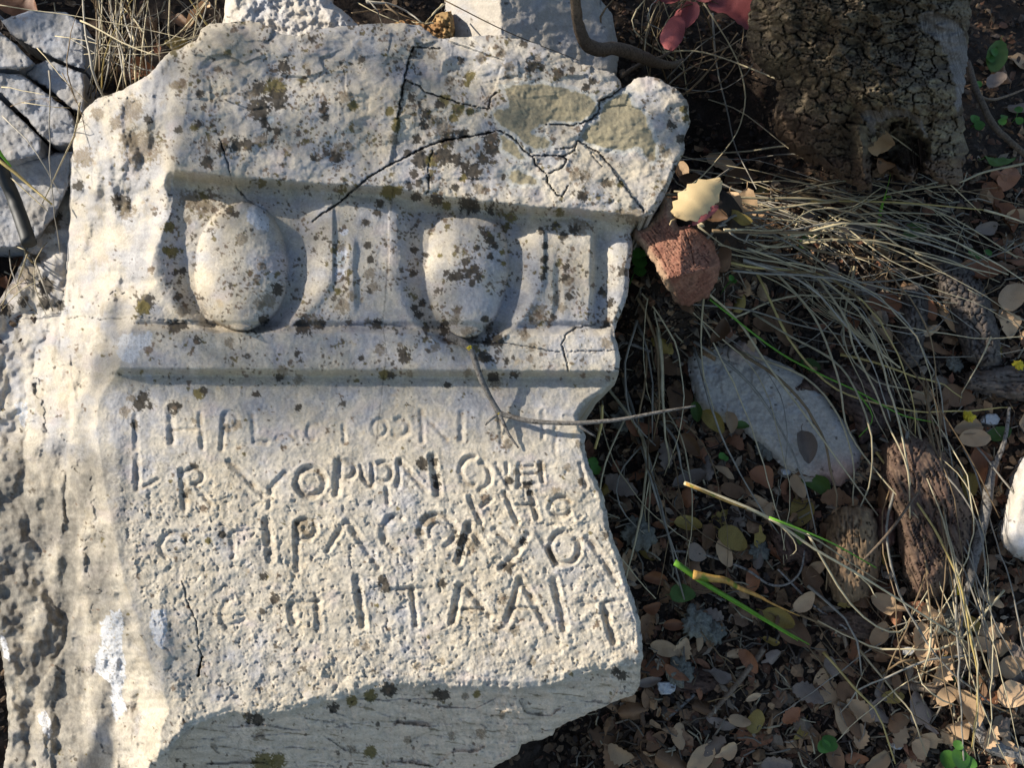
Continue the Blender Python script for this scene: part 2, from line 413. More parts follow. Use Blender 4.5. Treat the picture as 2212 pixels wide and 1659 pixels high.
P2 = lambda pts: ([p[0] for p in pts], [p[1] for p in pts])
def curve(pts, t): a, b = P2(pts); return np.interp(t, a, b)
RIDGE = [(0, 430), (250, 400), (290, 395), (355, 378), (400, 373), (454, 371), (500, 350), (565, 328), (614, 336), (660, 300), (700, 290), (760, 268), (800, 255), (860, 215), (900, 208), (960, 212), (1100, 235), (1250, 268), (1350, 300), (1450, 330), (1530, 365), (1600, 345), (1800, 330)]   # y -> x
MEDGE = [(0, 190), (240, 172), (330, 160), (420, 158), (520, 152), (600, 150), (690, 138), (740, 140), (800, 150), (850, 160), (905, 160), (1000, 152), (1100, 150), (1200, 175), (1300, 172), (1400, 145), (1450, 110), (1520, 60), (1659, 40), (1800, 20)]
LIP = [(300, 352), (375, 362), (495, 377), (560, 381), (668, 389), (767, 397), (850, 400), (920, 418), (1050, 431), (1167, 445), (1251, 447), (1330, 458), (1398, 465), (1500, 468)]
BOT = [(-100, 1900), (250, 1720), (301, 1662), (330, 1640), (366, 1621), (383, 1597), (415, 1569), (467, 1545), (519, 1537), (560, 1545), (588, 1541), (640, 1531), (692, 1517), (765, 1503), (814, 1486), (866, 1477), (918, 1480), (1021, 1481), (1125, 1485), (1194, 1478), (1229, 1462), (1281, 1449), (1350, 1441), (1386, 1427), (1450, 1420)]
# strokes of the weathered Greek letters: x, y pairs read row by row
ROWA = lambda pts: [(218.6 + a * .5187, 846.9 + b * .5187) for a, b in pts]
ROWB = lambda pts: [(710 + a * .3458, 1085 + b * .3458) for a, b in pts]
def arc(cx, cy, rx, ry, a0, a1, n=12):
    return [(cx + rx * math.cos(math.radians(a)), cy + ry * math.sin(math.radians(a))) for a in np.linspace(a0, a1, n)]
STROKES = []   # (points, half width, depth mm)
def S(pts, w=6.5, d=5.0): STROKES.append((pts, w, d))
A_ = ROWA
S(A_([(145, 100), (147, 235)]), 6, 3.5); S(A_([(290, 75), (295, 210)]), 7.5, 5); S(A_([(412, 92), (422, 232)]), 6, 4); S(A_([(298, 158), (412, 152)]), 4, 2.5)
S(A_([(512, 100), (502, 238)]), 6, 4.5); S(A_(arc(533, 118, 34, 34, -120, 110)), 5, 3.5); S(A_([(628, 95), (640, 205), (690, 212)]), 6, 4)
S(A_(arc(770, 205, 40, 26, 190, 350)), 5, 3); S(A_([(820, 165), (825, 215)]), 5, 3); S(A_(arc(890, 165, 30, 34, 100, 290)), 5, 3); S(A_([(1010, 140), (1014, 210)]), 5, 3)
S(A_(arc(1160, 150, 32, 36, 0, 360)), 5, 3.5); S(A_(arc(1245, 148, 36, 36, -110, 150)), 6, 4); S(A_([(1335, 78), (1338, 205)]), 6, 4); S(A_([(1355, 110), (1440, 195)]), 5, 3); S(A_([(1502, 85), (1500, 200)]), 6.5, 4)
S(A_([(1660, 112), (1668, 212)]), 5, 3.5); S(A_([(1840, 80), (1842, 190)]), 5, 3); S(A_([(1895, 130), (1888, 250)]), 5, 3); S(A_([(1930, 100), (1990, 103)]), 4, 2.5)
# second row
S(A_([(150, 270), (150, 405)]), 6.5, 4); S(A_([(170, 402), (235, 365)]), 5, 3); S(A_([(338, 330), (350, 490)]), 7, 5); S(A_(arc(388, 350, 34, 34, -150, 100)), 5, 4); S(A_([(398, 395), (455, 465)]), 5, 3)
S(A_([(535, 290), (680, 435)]), 7, 4.5); S(A_([(772, 335), (705, 400), (700, 480)]), 6.5, 4); S(A_(arc(872, 375, 58, 58, 0, 360, 20)), 7, 5.5)
S(A_([(990, 285), (982, 425)]), 8, 6); S(A_(arc(1022, 325, 36, 36, -150, 120)), 6, 4.5); S(A_([(1080, 310), (1090, 360), (1120, 392)]), 5, 4.5); S(A_([(1130, 300), (1132, 392)]), 5, 4.5); S(A_(arc(1175, 335, 36, 42, -120, 130)), 6, 5); S(A_([(1190, 395), (1196, 465)]), 5, 4)
S(A_([(1240, 285), (1236, 395)]), 6.5, 5); S(A_([(1245, 288), (1352, 412)]), 6, 5); S(A_([(1380, 268), (1402, 425)]), 8, 6)
S(A_(arc(1545, 330, 48, 60, 80, 280)), 6, 4.5); S(A_(arc(1575, 350, 46, 56, -80, 90)), 6, 4.5); S(A_([(1645, 300), (1700, 400)]), 5, 4); S(A_([(1690, 300), (1690, 345)]), 5, 3.5)
S(A_([(1742, 300), (1738, 400)]), 5, 4); S(A_([(1752, 312), (1800, 308)]), 4, 3.5); S(A_([(1752, 343), (1800, 341)]), 4, 3.5); S(A_([(1750, 392), (1812, 386)]), 6, 4.5); S(A_([(1830, 295), (1840, 375)]), 5, 4); S(A_([(1995, 300), (2020, 395)]), 5, 3.5)
# small letters squeezed in at the right
B_ = ROWB
S(B_([(880, -30), (950, 120)]), 6, 5.5); S(B_([(1020, -20), (955, 30)]), 5, 4); S(B_([(1100, -60), (1180, 130)]), 6, 5.5); S(B_([(1260, -60), (1305, 100)]), 6, 5); S(B_([(1170, 20), (1270, 15)]), 4, 3.5); S(B_(arc(1450, 30, 66, 62, 40, 330, 16)), 6, 5)
# third row
S(A_(arc(310, 640, 62, 55, 130, 320)), 6, 3.5); S(A_([(545, 590), (550, 690)]), 6, 3.5); S(A_([(690, 540), (706, 695)]), 9, 6); S(A_([(560, 580), (640, 575)]), 4, 2.5)
S(A_([(812, 545), (820, 742)]), 6.5, 5.5); S(A_(arc(852, 572, 42, 42, -140, 110)), 6, 4.5); S(B_([(110, 118), (-10, 300)]), 6.5, 5); S(B_([(115, 120), (310, 400)]), 7.5, 5.5); 
S(B_(arc(425, 190, 82, 98, 95, 290)), 8, 5.5); S(B_(arc(680, 185, 108, 105, 130, 420, 20)), 7.5, 5); S(B_(arc(690, 185, 60, 55, 150, 330, 12)), 4, 2.5)
S(B_([(880, 130), (812, 370)]), 7.5, 6); S(B_([(865, 140), (1000, 320)]), 7, 4.5); S(B_([(1040, 170), (1180, 305)]), 7, 5.5); S(B_([(1245, 200), (1150, 350), (1080, 410)]), 7, 5.5)
S(B_(arc(1475, 285, 92, 102, 0, 360, 24)), 6.5, 6.5); S(B_([(1330, 220), (1420, 390)]), 6, 4.5); S(B_([(1620, 220), (1700, 330), (1800, 500)]), 7, 5.5)
# fourth row
S(A_(arc(560, 930, 60, 70, 100, 260)), 6, 2.5); S(A_([(520, 980), (600, 950)]), 5, 2.5); S(A_([(790, 890), (800, 960)]), 8, 4.5); S(A_([(898, 868), (908, 985)]), 7.5, 5); S(A_([(790, 880), (915, 870)]), 5, 3.5)
S(B_([(175, 480), (215, 770)]), 8, 6.5); S(B_([(520, 540), (548, 770)]), 6.5, 5.5); S(B_([(400, 545), (600, 540)]), 5, 3.5); S(B_([(822, 520), (775, 745)]), 7.5, 6); S(B_([(850, 520), (1005, 710)]), 7, 5.5); S(B_([(840, 668), (965, 672)]), 4.5, 4)
S(B_([(1195, 480), (1120, 740)]), 7, 5.5); S(B_([(1200, 480), (1370, 785)]), 7.5, 6); S(B_([(1140, 660), (1300, 665)]), 4.5, 3.5); S(B_([(1405, 480), (1478, 792)]), 8, 7)
S(B_([(1720, 655), (1782, 875)]), 8, 7); S(B_([(1590, 640), (1850, 610)]), 5, 3)
# cracks: points, half width, depth mm
CR = []
def K(pts, w=2.6, d=14, r=None): CR.append((pts, w, d))
K([(893, 101), (884, 125), (875, 165), (866, 212), (860, 255)], 3.6, 22); K([(893, 101), (918, 103), (950, 104)], 3, 12); K([(872, 172), (905, 185), (918, 200), (950, 207), (985, 220), (1020, 228), (1055, 236), (1060, 212), (1072, 198)], 2.2, 12)
K([(675, 478), (700, 460), (730, 440), (760, 413), (800, 380), (830, 362), (880, 338), (915, 318), (960, 303), (1010, 295), (1050, 289), (1075, 280)], 3.0, 18)
K([(1075, 281), (1098, 292), (1116, 305), (1128, 322), (1150, 337), (1157, 355), (1180, 375), (1185, 398), (1205, 424), (1215, 424), (1228, 400)], 2.3, 11)
K([(1150, 337), (1190, 335), (1215, 338), (1225, 345), (1215, 360), (1185, 375)], 2.4, 10); K([(1215, 338), (1240, 325), (1247, 304), (1290, 328), (1318, 358), (1342, 395), (1365, 425), (1390, 456)], 2.2, 9)
K([(1247, 304), (1238, 318), (1200, 322)], 1.8, 6); K([(1180, 268), (1240, 270), (1268, 262), (1292, 244), (1296, 217), (1325, 205), (1348, 184)], 2.8, 14)
K([(138, 690), (180, 684), (215, 690), (262, 688), (300, 684)], 1.8, 6); K([(300, 684), (345, 690), (400, 693), (440, 697), (500, 708), (560, 712), (600, 700)], 1.5, 3); K([(700, 706), (760, 704), (810, 695), (850, 702), (900, 714), (960, 732)], 1.5, 3)
K([(1285, 700), (1245, 708), (1222, 722), (1213, 745), (1222, 775), (1228, 800)], 2.2, 9); K([(1000, 738), (1100, 742), (1200, 760), (1330, 757)], 1.5, 4)
K([(393, 1255), (405, 1300), (425, 1345), (430, 1400), (436, 1418)], 1.6, 5); K([(437, 1420), (432, 1440), (428, 1462)], 5.5, 28); K([(40, 502), (95, 503), (150, 500)], 2.6, 16); K([(935, 326), (925, 365), (928, 412), (920, 418)], 2.0, 7)
K([(475, 300), (486, 330), (496, 372)], 2.4, 7); K([(496, 377), (515, 410), (545, 440), (575, 455)], 1.5, 4); K([(1276, 330), (1300, 360)], 1.2, 3)
HAIR = [[(860, 255), (855, 330), (840, 520), (832, 650), (826, 700), (835, 760), (822, 870), (812, 960)], [(893, 215), (900, 330)], [(925, 230), (928, 300)], [(1030, 1100), (1030, 1300), (1028, 1420), (1020, 1480)]]

def block_h(X, Y, dist):
    X = X.astype(np.float32); Y = Y.astype(np.float32)
    wx = X + 5 * fbm(X / 60, Y / 60, 1, 3); wy = Y + 4 * fbm(X / 60, Y / 60, 2, 3)
    lip = curve(LIP, X) + 3.0 * fbm(X / 18, Y / 200, 3, 3)
    # crown moulding
    h = np.full(X.shape, 0.0, np.float32)
    top = .042 + .012 * ss(420, 120, Y)                      # overhanging fascia
    top = top - .035 * np.clip((110 - Y) / 100, 0, 1.2) ** 1.5
    top = top + .006 * ss(330, 130, Y) * facets(wx / 75, wy / 40, 140) + .010 * fbm(X / 130, Y / 90, 4, 4) + .004 * np.abs(fbm(X / 45, Y / 30, 5, 3))
    top = top - .012 * ss(250, 60, Y) * (0.5 + fbm(X / 90, Y / 50, 6, 3))
    # broken pieces right of the cracks sit a little lower
    pc = inside(X, Y, [(893, 101), (875, 165), (862, 250), (840, 360), (930, 316), (1075, 281), (1060, 215), (1090, 130), (960, 84)]).astype(np.float32)
    top = top - .004 * pc
    pc2 = inside(X, Y, [(1296, 217), (1348, 184), (1400, 150), (1520, 200), (1500, 470), (1390, 456), (1318, 358), (1247, 304), (1268, 262)]).astype(np.float32)
    top = top - .005 * pc2
    t_lip = ss(0, 1, (Y - lip) / 27.0)
    base = .006 + .006 * (700 - Y) / 260
    led = ss(697, 716, wy + 2 * fbm(X / 30, Y / 30, 7, 2) - .012 * (X - 300)) * .015
    low = .0 * X - .007
    ledge_edge = 793 + 2.5 * fbm(X / 22, Y / 200, 8, 3) + .006 * (X - 300)
    t_led = ss(0, 1, (Y - ledge_edge) / 20.0)
    body = base * (1 - ss(690, 705, Y)) + led
    body = body * (1 - t_led) + low * t_led
    h = top * (1 - t_lip) + body * t_lip
    # shells with eggs
    def shell(cx, cy, Ws, We, y0e, ye, tip, depth, lean=0.0, hgt=.030):
        xx = wx - cx - lean * (Y - cy)
        ws = Ws * np.sqrt(np.clip(1 - (np.clip(wy - 520, 0, None) / (tip - 508)) ** 2.2, 1e-4, 1))
        we = We * np.sqrt(np.clip(1 - np.abs((wy - cy) / np.where(wy < cy, cy - y0e, ye - cy)) ** 2.1, 1e-4, 1))
        qs = np.abs(xx) / ws; qe = np.abs(xx) / we
        ins = ss(1.03, .66, qs) * ss(lip + 12, lip + 46, Y) * (wy < tip)
        dome = np.sqrt(np.clip(1 - np.clip(qe, 0, 1) ** 2.2, 0, 1)) * (np.abs(wy - cy) < np.where(wy < cy, cy - y0e, ye - cy))
        chan = -depth * ins + .0032 * np.exp(-((qs - 1.10) / .10) ** 2) * ss(lip + 30, lip + 60, Y) * (wy < tip - 6)
        return chan, dome * hgt
    c1, e1 = shell(523, 588, 182, 101, 436, 714, 718, .018, hgt=.038)
    c2, e2 = shell(1010, 575, 152, 88, 425, 730, 742, .017, lean=-.02, hgt=.034)
    h = h + c1 * (X < 720) + c2 * (X > 840) * (X < 1175)
    h = h + e1 * (X < 640) * ss(lip + 8, lip + 74, Y) + e2 * (X > 900) * (X < 1110) * ss(lip + 8, lip + 70, Y)
    # tongue on the dart, right end groove
    h = h + .0045 * ss(14, 4, np.abs(wx - 757 - .02 * (Y - 500))) * ss(500, 540, Y) * ss(690, 640, Y)
    gr = ss(1276, 1293, wx + .03 * (Y - 500)) * ss(lip + 20, lip + 60, Y) * ss(716, 700, Y)
    h = h - .018 * gr + .011 * gr * ss(1292, 1340, X)
    h = h - .004 * ss(12, 2, np.abs(wx - 1205)) * ss(540, 600, Y) * ss(700, 660, Y)
    # inscription field: dished, pitted
    fld = ss(820, 850, Y) * ss(0, 40, X - curve(RIDGE, Y))
    h = h + fld * (.0025 * fbm(X / 120, Y / 90, 10, 3) + .0016 * ss(900, 1300, Y) * fbm(X / 26, Y / 26, 11, 4))
    rg = ss(930, 1150, Y)
    rz = .18 + .95 * ss(-.2, .4, fbm(X / 85, Y / 70, 14, 4))
    h = h + fld * (.30 + rg) * rz * (.0013 * (1 - 2.2 * np.abs(fbm(wx / 26, wy / 22, 13, 5, .55))) + .0018 * fbm(X / 45, Y / 38, 151, 3) + .0006 * fbm(X / 5.5, Y / 5.5, 15, 3))
    h = h + fld * rg * .0020 * (worley(wx / 36 + .4 * fbm(X / 12, Y / 12, 38, 3), wy / 30 + .4 * fbm(X / 12, Y / 12, 39, 3), 12)[2] - .5)
    h = h - fld * rg * .0022 * ss(.25, .45, fbm(X / 15, Y / 15, 42, 3))
    # letters
    lx = X + 2.2 * fbm(X / 14, Y / 14, 16, 2); ly = Y + 2.2 * fbm(X / 14, Y / 14, 17, 2)
    wear = (.62 + .38 * ss(900, 1010, Y)) * np.clip(.74 + .75 * fbm(X / 42, Y / 42, 18, 3), .15, 1.3)
    for pts, wd, dp in STROKES:
        xs_ = [p[0] for p in pts]; ys_ = [p[1] for p in pts]; wd = wd * 1.12; m = wd * 2.6
        sl_ = (X > min(xs_) - m) & (X < max(xs_) + m) & (Y > min(ys_) - m) & (Y < max(ys_) + m)
        if not sl_.any(): continue
        d = seg_dist(lx[sl_], ly[sl_], pts)
        prof = ss(wd * 1.35, wd * .0, d) - .16 * ss(wd * 2.2, wd * 1.5, d) * ss(wd * 1.0, wd * 1.5, d)
        cut = dp * .00105 * prof * wear[sl_]
        hs = np.zeros(X.shape, np.float32); hs[sl_] = cut
        h = h - hs
    # near side, dropping below the lower edge
    be = curve(BOT, X) + 9 * fbm(X / 34, Y / 60, 19, 5, .6)
    dn = np.clip(Y - be, 0, None)
    side_n = .0011 * fbm(X / 90, Y / 16, 20, 4) * 4 + .004 * fbm(X / 60, Y / 50, 21, 3)
    k = ss(0, 14, dn)
    h = h - (.00074 * dn + .011 * k) + side_n * k + k * .008 * facets(wx / 95, wy / 28, 120)
    h = h - .004 * ss(14, 0, np.abs(Y - be)) 
    # broken left side
    xr = curve(RIDGE, Y) + 7 * fbm(Y / 40, X * 0 + 3, 22, 3)
    dl = np.clip(xr - X, 0, None)
    prof = .00078 * dl + .010 * ss(0, 34, dl)
    lump = .036 * fbm(X / 95, Y / 170, 23, 3) * ss(0, 40, dl) + .0035 * fbm(X / 22, Y / 42, 24, 3) * ss(0, 30, dl)
    ver = ss(830, 1000, Y) * (.009 * fbm(X / 55, Y / 210, 25, 2)) * ss(0, 30, dl)
    upper = ss(520, 250, Y)
    upl = ss(560, 300, Y); fa = facets(wx / 85 + .35 * fbm(X / 30, Y / 30, 121, 3), wy / 130 + .3 * fbm(X / 30, Y / 30, 122, 3), 123); fb_ = facets(wx / 34, wy / 52, 128); lump = lump + (.0045 * fa + .0014 * fb_ + .0016 * fbm(X / 9, Y / 14, 133, 4, .6)) * ss(4, 40, dl) * (.55 + .45 * ss(500, 850, Y)); h = h * (1 - ss(0, 24, dl)) + (.046 * upl + (.006 * ss(860, 780, Y) - .014 * ss(780, 860, Y)) * (1 - upl) - .035 * np.clip((110 - Y) / 100, 0, 1.2) ** 1.5 + .008 * fbm(X / 70, Y / 60, 43, 4)) * ss(0, 24, dl) - prof * (1 - .35 * upper) + lump + ver
    xm = curve(MEDGE, Y) + 6 * fbm(Y / 35, X * 0 + 9, 27, 3)
    dm = np.clip(xm - X, 0, None)
    h = h - .078 * ss(0, 9, dm) - .00020 * dm * ss(700, 500, Y) - .0006 * np.clip(dm - 90, 0, None) * ss(700, 800, Y) + .007 * fbm(X / 60, Y / 80, 28, 3) * ss(0, 20, dm)
    lowled = ss(660, 720, Y + .22 * X) * ss(0, 10, dm); h = h + .018 * lowled
    # folds running down the lower left
    for xc, amp, wd, y0, y1 in ((95, .020, 30, 1380, 1900), (250, .002, 18, 880, 1300), (210, .012, 18, 1450, 1900), (150, -.008, 14, 850, 1330), (352, .003, 14, 1200, 1560)):
        xcc = xc + 16 * fbm(Y / 110, X * 0 + xc, 29, 2)
        h = h + amp * np.exp(-((X - xcc) / wd) ** 2) * ss(y0, y0 + 90, Y) * ss(y1, y1 - 90, Y)
    # cracks
    kx = X + 3.5 * fbm(X / 12, Y / 12, 30, 3); ky = Y + 3.5 * fbm(X / 12, Y / 12, 31, 3)
    for pts, wd, dp in CR:
        xs_ = [p[0] for p in pts]; ys_ = [p[1] for p in pts]
        sl_ = (X > min(xs_) - 25) & (X < max(xs_) + 25) & (Y > min(ys_) - 25) & (Y < max(ys_) + 25)
        d = seg_dist(kx[sl_], ky[sl_], pts)
        vw = wd * (.42 + .95 * fbm(X[sl_] / 22, Y[sl_] / 22, 32, 3))
        hs = np.zeros(X.shape, np.float32); hs[sl_] = dp * .001 * np.clip(1.25 - d / np.maximum(vw, .9), 0, 1) ** .8
        h = h - hs
        h[sl_] += .0016 * fbm(X[sl_] / 14, Y[sl_] / 14, 141, 3) * ss(16, 3, d)
    # overall relief of weathered limestone
    h = h + .0016 * fbm(X / 30, Y / 30, 33, 4) + .00055 * fbm(X / 6, Y / 6, 34, 3)
    flake = worley(wx / 70, wy / 48, 36)
    h = h + .0016 * (flake[2] - .5) * ss(.02, .06, flake[1] - flake[0]) * (Y < 420) * (1 - fld)
    h = np.maximum(h, -.215 + .02 * fbm(X / 60, Y / 60, 150, 3)) * (X < 500) + h * (X >= 500)
    # worn edges
    e = np.clip(1 - dist / 11.0, 0, 1)
    h = h - .013 * e ** 2
    return h

